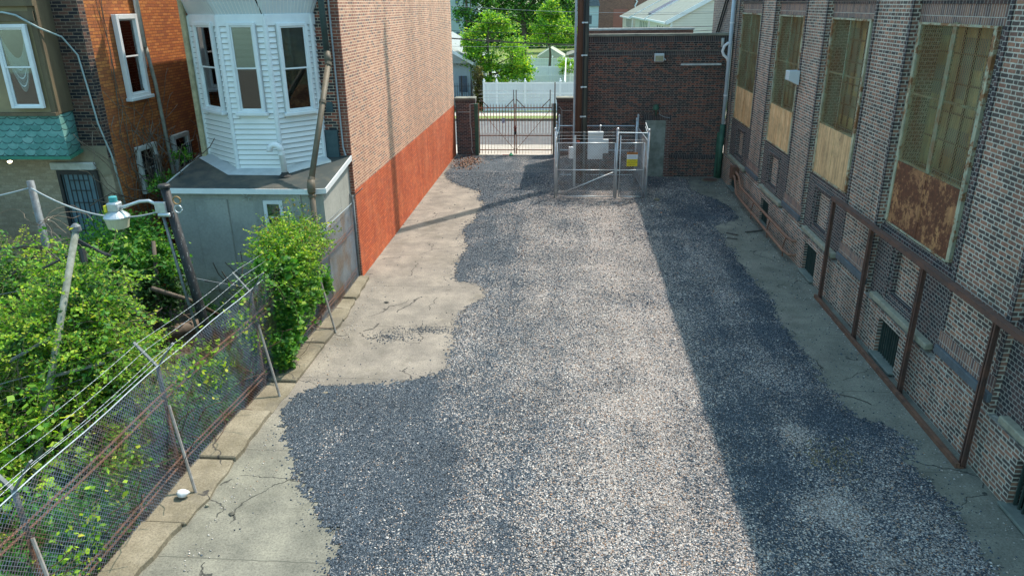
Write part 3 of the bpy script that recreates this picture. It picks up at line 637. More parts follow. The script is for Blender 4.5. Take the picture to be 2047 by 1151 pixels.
flood((3.6, 31.66, 4.9), 'y', 'square yellowed flood light high on the annex wall')
# electrical box etc. small bits
# ------------------------------------------------------------------ annex at the end
an = thing('brick_annex', 'low dark brick annex with flat roof closing the end of the lot', 'building', (3.4, 33, 0))
m = MB(); m.box(.25, 6.49, 31.7, 36.4, -.3, 5.5); m.box(.25, 6.49, 31.7, 31.95, 5.5, 5.502)
m.build('wall', B_BACK, an)
ms = MB(); ms.box(.24, 6.49, 31.685, 31.95, 5.5, 5.74); ms.box(.24, 6.49, 31.69, 31.7, 5.0, 5.16); ms.box(4.28, 6.4, 31.685, 31.7, .80, .96); ms.box(3.1, 4.28, 31.685, 31.7, 2.41, 2.62)
build_each(ms, 'soldier_course', B_BACK_S, an)
MB().box(4.06, 4.27, 31.68, 31.7, 0, 2.4).build('door_quoins', brick('quoin_course', [(.16, .07, .055), (.12, .06, .05), (.20, .08, .06)], (.40, .36, .32), flemish=False, st=.215), an)
MB().box(.18, 6.49, 31.64, 32.0, 5.74, 5.84).build('coping', COPING, an, bevel=.01)
MB().box(.24, 6.49, 31.675, 31.685, 5.165, 5.185).build('string_line', COPING, an)
MB().box(3.2, 4.05, 31.67, 31.7, 0, 2.39).build('blocked_doorway', INFILL, an)
MB().box(.4, 6.49, 31.96, 36.1, 5.5, 5.55).build('roof', ASPH_ROOF, an)
MB().box(.4, 5.6, 36.1, 36.35, 5.5, 5.84).build('rear_parapet', B_FAR, an)
MB().box(.35, 5.65, 36.05, 36.4, 5.84, 5.93).build('rear_coping', WHITE_G, an)
MB().beam((4.5, 31.62, 4.64), (6.12, 31.62, 4.64), .06, .07).build('wall_bar', WHITE_G, an)
dl = thing('door_lamp', 'small green gooseneck lamp bracket above the blocked doorway', 'lamp', (3.6, 31.6, 2.95))
MB().lathe([(.02, .22), (.10, .2), (.13, .05), (.12, 0)], (3.58, 31.5, 2.85), 12).build('shade', PIPE_G, dl)
MB().tube([(3.6, 31.69, 2.6), (3.6, 31.5, 2.7), (3.58, 31.5, 2.9)], .03, 6).build('arm', PIPE_G, dl)
MB().tube([(3.72, 31.66, 2.85), (3.78, 31.66, 2.62), (4.0, 31.66, 2.52), (4.2, 31.66, 2.5)], .012, 5).build('wire', WIREGRY, dl)
ds = thing('corner_downspout', 'white drain pipe over a green iron pipe in the corner beside the factory', 'drain pipe', (6.38, 31.5, 0))
MB().tube([(6.38, 31.5, 2.2), (6.38, 31.5, 8.5)], .075, 12).build('pipe', simple('blue_white_pipe', (.50, .58, .64), (.44, .52, .58), 3, rough=.5), ds, smooth=True)
MB().tube([(6.38, 31.5, 5.45), (6.28, 31.5, 5.45), (6.16, 31.5, 5.35), (6.1, 31.5, 5.15), (6.16, 31.5, 5.0), (6.3, 31.5, 4.9), (6.38, 31.5, 4.7)], .06, 10).build('trap', PVC, ds, smooth=True)
MB().tube([(6.1, 31.62, 5.3), (6.1, 31.6, 5.65)], .06, 8).build('vent_pipe', WHITE_G, ds, smooth=True)
MB().tube([(6.36, 31.5, 0), (6.37, 31.5, 2.25)], .11, 12).build('iron_pipe', PIPE_G, ds, smooth=True)
MB().box(6.2, 6.48, 31.55, 31.66, 0, 1.9).build('green_board', PIPE_G, ds)
for z in (3.4, 6.2, 7.1): MB().lathe([(.09, 0), (.09, .05)], (6.38, 31.5, z), 12).build('pipe_clip', PVC, ds)
uw = thing('brick_wing', 'taller pink brick wall rising beyond the annex roof at the end of the factory', 'building', (6.6, 34, 5.5))
MB().box(6.53, 16, 31.71, 36.6, 5.5, 9.75).build('wall', B_WING, uw)
for dx in (0, .45): MB().tube([(6.46, 35.2-dx, 5.6), (6.46, 32.6-dx, 7.9)], .035, 8).build('conduit', WIREBLK, uw)
mh = thing('manhole_cover', 'dark iron manhole cover in the corner of the lot', 'manhole cover', (5.95, 31.0, 0))
MB().lathe([(.36, 0), (.36, .02)], (5.95, 31.0, .002), 24).build('ring', CURBM, mh); MB().lathe([(.28, 0), (.28, .012)], (5.95, 31.0, .022), 24).build('lid', RUST_D, mh)
# ------------------------------------------------------------------ windows on a face line P->Q
def window(name, parent, P, Q, s0, s1, z0, z1, frame=WHITE, fw_=.07, depth=.09, blind=None, dark=True, sill=True, split=.5, off=.02, label=None):
    P = np.array(P[:2], float); Q = np.array(Q[:2], float); d = (Q-P)/np.linalg.norm(Q-P)
    A = lambda s: P+d*s
    f = MB(); f.obox(A(s0), A(s0+fw_), depth, z0, z1, off); f.obox(A(s1-fw_), A(s1), depth, z0, z1, off)
    f.obox(A(s0+fw_), A(s1-fw_), depth, z1-fw_, z1, off); f.obox(A(s0+fw_), A(s1-fw_), depth, z0, z0+fw_*.7, off)
    o = f.build(name, frame, parent, bevel=.006)
    if label: o['label'] = label
    i0, i1 = s0+fw_, s1-fw_; zm = z0+(z1-z0)*split
    s = MB(); t = .035
    for za, zb, dd in ((zm-.02, z1-fw_, .035), (z0+fw_*.7, zm+.02, .015)):
        s.obox(A(i0), A(i0+t), .025, za, zb, off+dd); s.obox(A(i1-t), A(i1), .025, za, zb, off+dd)
        s.obox(A(i0+t), A(i1-t), .025, zb-t, zb, off+dd); s.obox(A(i0+t), A(i1-t), .025, za, za+t, off+dd)
    s.build('sash', frame, o)
    MB().obox(A(i0), A(i1), .004, z0+fw_*.7, z1-fw_, off+.001).build('dark_room', BLACKHOLE, o)
    if blind is not None: blind(o, A, i0, i1, z0, z1, zm, off)
    MB().obox(A(i0+.01), A(i1-.01), .002, zm, z1-fw_-.01, off+.043).build('pane', GLASS, o)
    MB().obox(A(i0+.01), A(i1-.01), .002, z0+fw_*.7, zm, off+.024).build('pane', GLASS, o)
    if sill: MB().obox(A(s0-.06), A(s1+.06), depth+.05, z0-.08, z0, off).build('window_sill', frame, o, bevel=.01)
    return o
def slats(frac, mat=None):
    def fn(o, A, i0, i1, z0, z1, zm, off):
        b = MB(); z = z1-.09; zl = z1-(z1-z0)*frac
        while z > zl: b.obox(A(i0+.01), A(i1-.01), .012, z-.017, z, off+.006); z -= .027
        b.build('blind', mat or BLIND, o)
    return fn
def shade(frac, mat):
    def fn(o, A, i0, i1, z0, z1, zm, off): MB().obox(A(i0), A(i1), .006, z1-(z1-z0)*frac, z1-.08, off+.006).build('curtain', mat, o)
    return fn
def swag(o, A, i0, i1, z0, z1, zm, off):
    # a net curtain knotted into a low swag
    V = []; F = []; n = 14; mrow = 18; W = i1-i0
    for j in range(mrow+1):
        tj = j/mrow
        for i in range(n+1):
            ti = i/n; sag = (1-(2*ti-1)**2)
            top = z1-.15-.55*sag; bot = z0+.35+(1-sag)*1.15
            z = top+(bot-top)*tj; p = A(i0+W*(.02+.96*ti))
            nn = np.array([ (Qn:=A(1)-A(0))[1], -Qn[0]])*(.012+.012*math.sin(tj*26+sag*5))
            V.append((p[0]+nn[0]*1+0, p[1]+nn[1]-0.0, z))
    V = [(v[0], v[1]-off*0, v[2]) for v in V]
    d = A(1)-A(0); nrm = np.array([d[1], -d[0]])
    V = [(v[0]+nrm[0]*(off+.004), v[1]+nrm[1]*(off+.004), v[2]) for v in V]
    F = [(j*(n+1)+i, j*(n+1)+i+1, (j+1)*(n+1)+i+1, (j+1)*(n+1)+i) for j in range(mrow) for i in range(n)]
    mkobj('curtain', V, F, CURTAIN, o, smooth=True)

# ------------------------------------------------------------------ corner house with the white bay
lh = thing('corner_house', 'tall brick house with white sided bay, grey stucco shed and long tan side wall', 'building', (-7.5, 20, -.3))
MB().box(-5.92, -5.66, 18.752, 36.55, 2.44, 9.3).build('side_wall', B_LEFT, lh)
MB().box(-5.92, -5.652, 18.755, 36.555, -.35, 2.437).build('painted_band', B_PAINT, lh)
MB().box(-9.55, -5.93, 18.70, 18.98, 3.0, 9.3).build('rear_wall', B_FRONT, lh)
MB().box(-5.92, -5.657, 18.695, 18.75, -.3, 9.25).build('corner_brickwork', B_FRONT_R, lh)
MB().box(-9.56, -9.15, 18.693, 18.7, 3.0, 9.25).build('corner_brickwork', B_FRONT_R, lh)
MB().box(-9.55, -5.95, 18.98, 33, -.3, 9.2).build('house_core', B_FRONT_R, lh)
MB().box(-6.35, -5.95, 18.60, 18.70, 3.2, 4.05).build('tar_patch', simple('blue_black_tar', (.04, .075, .085), (.06, .10, .11), 5, rough=.7), lh)
MB().box(-6.2, -6.02, 18.68, 18.70, 4.5, 4.75).build('tar_patch', bpy.data.materials['blue_black_tar'], lh)
MB().tube([(-5.88, 18.66, 9), (-5.86, 18.66, 5.6), (-5.84, 18.66, 3.6), (-5.78, 18.62, 3.4)], .022, 6).build('service_cable', WIREGRY, lh)
MB().box(-9.62, -9.50, 18.55, 18.70, 2.9, 9.2).build('corner_downspout', YELLOW_D, lh, bevel=.02)
# bay
BA, BB, BC, BD, BE = (-9.45, 18.7), (-8.27, 17.7), (-7.13, 17.7), (-6.33, 18.55), (-6.30, 18.7)
bay = MB().prism([BA, BB, BC, BD, BE], 3.05, 6.84).build('bay', SIDING, lh)
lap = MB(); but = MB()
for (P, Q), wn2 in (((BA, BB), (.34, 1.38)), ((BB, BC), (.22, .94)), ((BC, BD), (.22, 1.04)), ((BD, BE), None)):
    z = 3.1; P0_, Q0_ = P, Q
    Pn = np.array(P); Qn = np.array(Q); d = (Qn-Pn)/np.linalg.norm(Qn-Pn); n = np.array([d[1], -d[0]])
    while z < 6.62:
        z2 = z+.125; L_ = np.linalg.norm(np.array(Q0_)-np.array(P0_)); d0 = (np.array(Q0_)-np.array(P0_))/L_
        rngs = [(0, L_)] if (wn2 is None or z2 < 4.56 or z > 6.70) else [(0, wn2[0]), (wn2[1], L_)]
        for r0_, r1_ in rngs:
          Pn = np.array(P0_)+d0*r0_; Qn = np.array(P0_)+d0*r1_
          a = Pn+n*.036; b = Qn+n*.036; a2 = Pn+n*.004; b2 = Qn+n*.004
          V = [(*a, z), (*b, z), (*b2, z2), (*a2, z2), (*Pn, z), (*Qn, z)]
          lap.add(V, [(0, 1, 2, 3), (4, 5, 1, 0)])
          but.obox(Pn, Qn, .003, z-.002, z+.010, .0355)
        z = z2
nl = len(lap.f); lap.add(but.v, but.f); lo_ = lap.build('siding_laps', SIDING, bay); lo_.data.materials.append(simple('siding_butt_shadow', (.20, .23, .24), (.30, .33, .34), 3, rough=.8))  # second slot paints the shadow line under each lap
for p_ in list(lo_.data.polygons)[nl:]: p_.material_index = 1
cb = MB()
for P in (BA, BB, BC, BD):
    cb.lathe([(.065, 0), (.065, 3.75)], (P[0], P[1], 3.08), 8)
for P, Q in ((BA, BB), (BB, BC), (BC, BD), (BD, BE)): cb.obox(P, Q, .045, 6.62, 6.85, 0)
build_each(cb, 'corner_trim', WHITE, bay)
window('bay_window', lh, BA, BB, .36, 1.36, 4.64, 6.70, blind=shade(.55, BLIND), fw_=.08)
window('bay_window', lh, BB, BC, .24, .92, 4.64, 6.69, blind=slats(.5, BLIND), fw_=.07)
window('bay_window', lh, BC, BD, .24, 1.02, 4.60, 6.66, blind=slats(.52, simple('grey_blind', (.30, .33, .35), (.2, .23, .25), 3)), fw_=.07)
# flared soffit above the bay
top = [(-9.95, 18.7), (-8.50, 17.2), (-6.98, 17.2), (-5.93, 18.3), (-5.9, 18.7)]; bot = [BA, BB, BC, BD, BE]
V = [(*p, 6.84) for p in bot]+[(*p, 7.75) for p in top]
F = [(0, 1, 6, 5), (1, 2, 7, 6), (2, 3, 8, 7), (3, 4, 9, 8), (5, 6, 7, 8, 9), (4, 3, 2, 1, 0)]
cv = MB().add(V, F); so_ = cv.build('soffit', simple('soffit_vinyl', (.66, .72, .74), (.60, .66, .69), 2, rough=.5), lh)
rb = MB()
for i in range(4):
    for k in range(1, 14 if i < 3 else 2):
        t = k/(14 if i < 3 else 2); a = [bot[i][j]*(1-t)+bot[i+1][j]*t for j in (0, 1)]; b = [top[i][j]*(1-t)+top[i+1][j]*t for j in (0, 1)]
        rb.beam((*a, 6.835), (*b, 7.745), .012, .012)
rb.build('soffit_ribs', SIDING, so_)
cvm = MB()
for i in range(4): cvm.beam((*bot[i], 6.85), (*bot[i+1], 6.85), .05, .03)
cvm.build('soffit_trim', WHITE, so_)
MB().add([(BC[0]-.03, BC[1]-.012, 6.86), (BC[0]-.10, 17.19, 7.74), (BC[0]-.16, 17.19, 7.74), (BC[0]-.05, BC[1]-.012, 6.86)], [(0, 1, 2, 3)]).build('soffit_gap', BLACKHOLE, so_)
MB().prism([p for p in top], 7.75, 9.0).build('upper_bay', SIDING, lh)
# shed
SH = [(-9.66, 16.74), (-5.80, 16.62), (-5.76, 18.7), (-9.55, 18.7)]
MB().prism(SH, -.36, [2.86, 2.86, 3.2, 3.2]).build('shed_wall', STUCCO, lh)
RF = [(-9.72, 16.55), (-6.1, 16.52), (-5.74, 16.62), (-5.67, 18.69), (-9.72, 18.69)]
rz = [3.0, 3.0, 3.0, 3.38, 3.38]
MB().prism(RF, [z-.10 for z in rz], rz).build('shed_roof', ASPH_ROOF, lh)
fs = MB()
for i, j in ((0, 1), (1, 2), (2, 3)):
    a = (*RF[i], rz[i]-.055); b = (*RF[j], rz[j]-.055)
    V = [(a[0], a[1], a[2]-.06), (b[0], b[1], b[2]-.06), (b[0], b[1], b[2]+.065), (a[0], a[1], a[2]+.065)]
    P = np.array(RF[i]); Q = np.array(RF[j]); d = (Q-P)/np.linalg.norm(Q-P); n = np.array([d[1], -d[0]])*.025
    fs.add([(v[0], v[1], v[2]) for v in V]+[(v[0]+n[0], v[1]+n[1], v[2]) for v in V], [(0, 3, 2, 1), (4, 5, 6, 7), (0, 1, 5, 4), (3, 7, 6, 2), (0, 4, 7, 3), (1, 2, 6, 5)])
fs.build('fascia', WHITE, lh)
MB().beam((-9.74, 16.55, 3.0), (-9.74, 18.69, 3.38), .03, .03).build('roof_edge', WHITE_G, lh)
# flashing skirt round the bay base
sk_in = [BA, BB, BC, BD]; sk_out = [(-9.68, 18.5), (-8.42, 17.38), (-7.02, 17.36), (-6.1, 18.35)]
rzf = lambda y: 3.0+(y-16.55)*(.38/2.14)
V = [(*p, rzf(p[1])+.07) for p in sk_in]+[(*p, rzf(p[1])+.008) for p in sk_out]
mkobj('flashing', V, [(4, 5, 1, 0), (5, 6, 2, 1), (6, 7, 3, 2)], FLASH, lh)
MB().add([(-6.62, 17.75, rzf(17.75)+.012), (-6.05, 18.22, rzf(18.22)+.012), (-6.1, 18.36, rzf(18.36)+.02), (-6.7, 17.9, rzf(17.9)+.02)], [(0, 1, 2, 3)]).build('flashing_flap', WHITE_G, lh)
FR0, FR1 = SH[0], SH[1]
pm = MB(); 
pm.obox((-9.05, 16.716), (-8.2, 16.688), .03, .35, 2.72, 0)
pm.obox((-6.55, 16.64), (-6.35, 16.635), .03, -.3, 2.86, 0)
build_each(pm, 'render_ridge', STUCCO, lh, bevel=.028)
window('shed_window', lh, FR0, FR1, 2.36, 2.84, 1.85, 2.70, fw_=.05, split=.52, blind=None, off=-.02, depth=.06)
sg = MB()
for k in range(6): sg.beam((-7.72+.02*k, 16.62, 2.78), (-7.72+.16*math.cos(k*1.05), 16.62, 2.78+.10*math.sin(k*1.05)), .012)
sg.build('wall_star', GALV, lh)
# vent pipe and drain pipe
vp = thing('vent_pipe', 'white plastic pipe with a down turned elbow standing on the shed roof', 'vent pipe', (-6.95, 17.42, 3.15))
zb = rzf(17.35); pts = [(-6.95, 17.35, zb), (-6.98, 17.35, zb+.62)]+[(-6.98-.14*(1-math.cos(a)), 17.35-.02, zb+.62+.14*math.sin(a)) for a in np.linspace(.2, math.pi*1.05, 9)]
MB().tube(pts, .072, 14).build('pipe', PVC, vp, smooth=True)
MB().lathe([(.085, 0), (.085, .07)], (-6.98, 17.35, zb+.52), 14).build('collar', PVC, vp)
MB().lathe([(.17, 0), (.10, .05), (.08, .1)], (-6.95, 17.35, zb), 9).build('tar_collar', simple('roof_tar', (.02, .02, .02), (.04, .04, .035), 8), vp)
dp = thing('drain_pipe', 'long brown drain pipe slanting down from the house corner past the bay to the shed', 'drain pipe', (-6.0, 16.3, 0))
MB().tube([(-5.98, 18.35, 9), (-5.93, 18.35, 5.98)], .075, 12).build('upper_pipe', PIPE_T, dp, smooth=True)
MB().tube([(-5.93, 18.35, 5.98), (-5.88, 18.25, 5.72)], .085, 12).build('elbow', PIPE_B, dp, smooth=True)
MB().tube([(-5.88, 18.25, 5.74), (-5.98, 16.42, 3.22)], .068, 12).build('slant_pipe', PIPE_B, dp, smooth=True)
MB().tube([(-5.98, 16.42, 3.26), (-5.98, 16.38, 3.08), (-5.98, 16.38, 2.95)], [.09, .10, .09], 12).build('elbow', PIPE_B, dp, smooth=True)
MB().tube([(-5.98, 16.38, 2.98), (-6.0, 16.40, -.3)], .07, 12).build('lower_pipe', PIPE_B, dp, smooth=True)
cl = MB()
for t in (.0, .33, .97):
    a = np.array((-5.88, 18.25, 5.74)); b = np.array((-5.98, 16.42, 3.22)); p = a+(b-a)*t; q = a+(b-a)*(t+.025); cl.tube([p, q], .085, 12)
for z in (2.86, 3.0): cl.lathe([(.095, 0), (.095, .045)], (-5.98, 16.38, z), 12)
build_each(cl, 'pipe_collar', PIPE_B, dp)

# ------------------------------------------------------------------ row house far left
rh = thing('row_house', 'old row house with orange brick side wall and green scalloped skirt under its bay', 'building', (-12, 18, -.3))
MB().box(-11.3, -11.0, 17.0, 34, -.35, 9.5).build('side_wall', B_ORANGE, rh)
MB().box(-17, -11.0, 16.76, 17.0, 3.7, 9.4).build('rear_wall', B_ROWREAR, rh)
MB().box(-17, -11.02, 16.78, 17.0, -.35, 3.7).build('beige_wall', B_BEIGE, rh)
MB().box(-17, -11.2, 17.0, 34, -.3, 9.4).build('house_core', B_ROWREAR, rh)
MB().box(-16.0, -15.9, 16.7, 16.76, 0, 1).build('trim_block', BROWNWOOD, rh)
MB().box(-12.0, -11.02, 16.745, 16.78, 3.28, 3.98).build('corner_render', simple('dirty_render', (.30, .26, .18), (.20, .17, .12), 3, rough=.9), rh)
# bay upper
bx = [(-17, 16.0), (-12.0, 15.9), (-11.55, 16.72), (-17, 16.75)]
MB().prism([(-17, 16.02), (-11.52, 16.02), (-11.68, 16.76), (-17, 16.76)], 4.82, 9).build('bay', OCHRE, rh)
bt = MB(); bt.obox((-11.64, 16.02), (-11.52, 16.02), .03, 4.82, 8.9, 0); bt.obox((-11.52, 16.02), (-11.66, 16.76), .03, 4.82, 8.9, 0)
bt.obox((-17, 16.02), (-11.52, 16.02), .05, 6.80, 7.0, 0); bt.obox((-17, 16.02), (-11.45, 16.02), .10, 7.1, 7.5, 0); bt.obox((-17, 16.02), (-11.48, 16.02), .12, 4.80, 4.87, 0)
build_each(bt, 'bay_trim', BROWNWOOD, rh)
sk = MB().prism([(-17, 15.98), (-11.48, 15.98), (-11.66, 16.76), (-17, 16.76)], 4.0, 4.8)
sk.v = [(x+(0 if x < -16 else .16 if (z < 4.1 and y < 16.3) else 0), y-(.16 if (z < 4.1 and y < 16.3) else 0), z-(.08 if z < 4.1 else 0)) for x, y, z in sk.v]
sk.build('scalloped_skirt', SCALLOP, rh)
MB().prism([(-17, 15.79), (-11.29, 15.79), (-11.6, 16.74), (-17, 16.76)], 3.84, 3.91).build('skirt_trim', PIPE_G if False else simple('green_trim', (.05, .25, .16), (.04, .16, .12), 4, rough=.7), rh)
window('bay_window', rh, (-17, 15.97), (-11.52, 15.97), 4.54, 5.30, 4.97, 6.74, fw_=.075, blind=swag, sill=False)
# door with security grille
dr = MB().box(-12.28, -11.42, 16.72, 16.76, 1.1, 3.3).build('door', simple('blue_door', (.16, .26, .30), (.12, .20, .24), 3, rough=.6), rh)
gr = MB(); 
for s, e in ((-12.36, -12.28), (-11.42, -11.34)): gr.box(s, e, 16.66, 16.73, 1.1, 3.4)
gr.box(-12.28, -11.42, 16.66, 16.73, 3.3, 3.4)
for k in range(7): gr.box(-12.22+k*.125, -12.20+k*.125, 16.66, 16.68, 1.1, 3.3)
for z in (1.9, 2.6, 2.9, 3.15): gr.box(-12.1, -11.6, 16.665, 16.675, z, z+.02)
gr.build('security_grille', DARKMET, dr)
MB().box(-12.45, -11.35, 16.60, 16.72, 3.42, 3.60).build('lintel', WHITE_G, rh, bevel=.02)
# side windows
window('side_window', rh, (-11.0, 17), (-11.0, 34), .92, 1.85, 4.95, 6.9, fw_=.11, depth=.12, split=.5, label='tall white framed side window')
for a in (.78, 2.55):
    wd = window('barred_window', rh, (-11.0, 17), (-11.0, 34), a, a+.88, 2.55, 3.75, frame=WHITE_G, fw_=.10, depth=.12, sill=False)
    b_ = MB()
    for k in range(8): b_.box(-10.83, -10.815, 17+a+.06+k*.11, 17+a+.075+k*.11, 2.55, 3.45)
    b_.box(-10.832, -10.813, 17+a, 17+a+.88, 2.7, 2.715); b_.box(-10.832, -10.813, 17+a, 17+a+.88, 3.35, 3.365); b_.build('window_bars', DARKMET, wd)
pp = thing('side_drain_pipe', 'white and grey drain pipe running down the orange brick wall beside its window', 'drain pipe', (-10.9, 19.1, 0))
MB().tube([(-10.92, 19.0, 9), (-10.92, 19.05, 6.1)], .06, 10).build('upper_pipe', WHITE_G, pp, smooth=True)
MB().tube([(-10.92, 19.08, 6.1), (-10.9, 19.2, 5.2), (-10.9, 19.3, 2.6), (-10.9, 19.3, -.3)], .05, 10).build('lower_pipe', simple('pale_iron_pipe', (.36, .36, .30), (.2, .2, .17), 5, rough=.8), pp, smooth=True)
MB().tube([(-10.92, 18.93, 9), (-10.92, 18.95, 5.6)], .03, 8).build('conduit', WHITE_G, pp, smooth=True)
sc_ = thing('service_cable', 'grey cable looping across the row house bay and down its brick corner', 'cable', (-11.5, 16, 5))
MB().tube([(-17, 15.85, 7.0), (-13, 15.85, 6.98), (-12.1, 15.85, 6.98), (-11.85, 15.88, 6.92), (-11.45, 15.95, 6.66), (-11.42, 16.6, 6.45), (-11.2, 16.7, 6.05), (-11.12, 16.7, 5.2), (-11.06, 16.7, 4.5), (-10.96, 16.8, 3.75), (-10.93, 16.9, 2.5)], .022, 6).build('cable', simple('pale_cable', (.38, .46, .46), (.3, .37, .37), 4), sc_, smooth=True)
wl = thing('soffit_lamp', 'small lit lamp under the green scalloped skirt of the row house', 'lamp', (-12.82, 15.9, 3.8))
MB().lathe([(.03, 0), (.05, .03), (.02, .06)], (-12.82, 15.85, 3.75), 10).build('bulb', BULB, wl); MB().lathe([(.06, 0), (.06, .03)], (-12.82, 15.85, 3.81), 10).build('base', DARKMET, wl)

# ------------------------------------------------------------------ gate and pillars
for nm, x0, x1, lab in (('brick_pillar', -5.6, -4.64, 'dark brick gate pillar beside the red painted wall'), ('brick_pillar', -.62, .22, 'dark brick gate pillar beside the utility pole')):
    t = thing(nm, lab, 'pillar', ((x0+x1)/2, 36.6, 0), 'gate pillars')
    MB().box(x0, x1, 36.55, 37.1, -.02, 2.55).build('shaft', B_PIL, t)
    MB().box(x0-.02, x1+.02, 36.53, 37.12, 2.55, 2.68).build('soldier_course', B_BACK_S, t)
    MB().box(x0-.05, x1+.02, 36.5, 37.15, 2.68, 2.78).build('cap', COPING, t, bevel=.02)
cr = thing('gate_conduit', 'thin white conduit bent down the left gate pillar', 'conduit', (-4.9, 36.5, 0))
MB().tube([(-4.68, 36.52, 2.5), (-4.88, 36.52, 2.48), (-4.9, 36.52, 1.5), (-4.86, 36.52, 1.3), (-4.84, 36.52, .4), (-4.88, 36.52, .3), (-4.8, 36.52, .05)], .018, 6).build('conduit', WHITE_G, cr)
MB().tube([(-5.5, 36.52, 2.1), (-4.9, 36.52, 2.1)], .014, 6).build('conduit', WHITE_G, cr)
cr2 = thing('gate_conduit', 'thin white conduit bent down the pillar beside the utility pole', 'conduit', (-.3, 36.5, 0))
MB().tube([(-.5, 36.52, 2.35), (-.35, 36.52, 2.15), (.1, 36.52, 2.15)], .016, 6).build('conduit', WHITE_G, cr2); MB().tube([(-.38, 36.52, 2.2), (-.36, 36.52, 1.2), (-.4, 36.52, .2)], .016, 6).build('conduit', WHITE_G, cr2)
fp = thing('gate_jamb', 'green painted steel post on the left side of the iron gate', 'post', (-4.6, 36.5, 0)); MB().box(-4.66, -4.50, 36.42, 36.56, 0, 2.5).build('post', PIPE_G, fp)
fp = thing('gate_jamb', 'dark steel post on the right side of the iron gate carrying barbed wire', 'post', (-.7, 36.5, 0)); MB().box(-.80, -.66, 36.42, 36.56, 0, 2.5).build('post', simple('dark_green_post', (.06, .08, .05), (.09, .06, .04), 4, rough=.7), fp); MB().beam((-.72, 36.5, 2.5), (-.72, 36.5, 3.5), .05).build('extension', RUST_D, fp)
def leaf(x0, x1, label, hinge):
    t = thing('gate_leaf', label, 'gate', ((x0+x1)/2, 36.5, 0), 'iron gate leaves')
    p = MB(); n = 12; W = x1-x0
    for k in range(n+1):
        x = x0+.02+(W-.04)*k/n; thick = .055 if k in (0, n) else .028
        p.beam((x, 36.5, .05), (x, 36.5, 2.42 if k not in (0, n) else 2.5), thick)
        if k not in (0, n): p.add([(x-.014, 36.5, 2.42), (x+.014, 36.5, 2.42), (x, 36.5, 2.52)], [(0, 1, 2)])
        if k < n: p.beam((x+W/n/2, 36.5, .05), (x+W/n/2, 36.5, 1.08), .016)
    p.build('pickets', IRON, t)
    r = MB()
    for z in (.25, .96, 2.3): r.beam((x0, 36.47, z), (x1, 36.47, z), .03, .045)
    build_each(r, 'rail', IRON, t)
    dgl = MB(); a, b = ((x0+.1, x1-.05) if hinge == 'l' else (x1-.1, x0+.05)); dgl.beam((a, 36.45, 2.2), (b, 36.45, .3), .02); dgl.build('brace', IRON, t)
    ar = MB(); ws = []
    for xx, s in ((x0+.12 if hinge == 'l' else x1-.12, 1 if hinge == 'l' else -1), (x1-.04 if hinge == 'l' else x0+.04, -1 if hinge == 'l' else 1)):
        if xx > x0+.3 or hinge == 'r': ar.beam((xx, 36.5, 2.3), (xx, 36.5, 3.15), .04)
        ar.beam((xx, 36.5, 2.72), (xx+s*.42, 36.5, 2.3), .035)
    ar.build('wire_arm', RUST_D, t)
    for z in (2.62, 2.78, 2.95, 3.12): ws.append(((x0+.05, 36.5, z), (x1-.02, 36.5, z)))
    for w_s in ws: V, F = segs_mesh([w_s], .007); mkobj('barbed_wire', V, F, WIREM, t)
    return t
leaf(-4.48, -2.68, 'left leaf of the rusty iron picket gate', 'l'); leaf(-2.64, -.83, 'right leaf of the rusty iron picket gate', 'r')
lk = thing('gate_chain', 'rusty chain and padlock where the gate leaves meet', 'chain', (-2.66, 36.4, 1.3))
MB().lathe([(.04, 0), (.08, .06), (.05, .14), (.09, .2), (.04, .3)], (-2.66, 36.42, 1.15), 8).build('chain', simple('oxide_red', (.20, .05, .04), (.12, .04, .035), 8), lk); MB().box(-2.72, -2.60, 36.36, 36.40, 1.02, 1.16).build('padlock', DARKMET, lk)
pl = thing('gate_notice', 'small blank blue grey plate wired to the left gate leaf', 'sign', (-3.4, 36.44, 1.7)); MB().box(-3.31, -3.17, 36.43, 36.44, 1.58, 1.82).build('plate', simple('blue_grey_plate', (.35, .38, .5), (.3, .33, .42), 4), pl)

# ------------------------------------------------------------------ utility pole and enclosure
up_ = thing('utility_pole', 'tall wooden utility pole with a grey half and conduit inside the wire enclosure', 'utility pole', (.46, 30.0, 0))
MB().tube([(.42, 30.35, 0), (.38, 30.35, 21)], [.17, .13], 16).build('brown_pole', WOODPOLE, up_, smooth=True)
MB().tube([(.62, 30.23, 0), (.56, 30.23, 19)], [.11, .09], 12).build('grey_pole', WOODPOLE_G, up_, smooth=True)
MB().tube([(.515, 30.13, .8), (.48, 30.13, 18)], .04, 8).build('black_cable', WIREBLK, up_)
MB().tube([(.18, 30.2, .4), (.18, 30.2, 1.8), (.20, 30.2, 12)], .042, 8).build('conduit', WIREGRY, up_, smooth=True)
bk = MB()
for z in (2.75, 3.9, 5.1, 6.3): bk.box(.42, .66, 30.05, 30.10, z, z+.05); bk.tube([(.45, 30.05, z), (.52, 30.03, z+.03)], .03, 6)
build_each(bk, 'bracket', GALV, up_)
el = thing('electric_cabinet', 'light grey electric cabinet with a smaller box on its right inside the enclosure', 'electric box', (1.1, 29.4, 0))
MB().box(.74, 1.33, 29.1, 29.35, 1.25, 2.28).build('main_box', CABM, el, bevel=.01); MB().box(.73, 1.34, 29.06, 29.36, 2.24, 2.31).build('rain_hood', CABM, el, bevel=.01)
MB().box(1.33, 1.55, 29.15, 29.33, 1.48, 2.02).build('side_box', CABM, el, bevel=.01)
MB().tube([(1.22, 29.3, 2.3), (1.22, 29.3, 2.5)], .02, 6).build('stub_pipe', GALV, el); MB().lathe([(.0, 0), (.05, .02), (.05, .06), (0, .1)], (1.22, 29.3, 2.48), 10).build('cap', GALV, el)
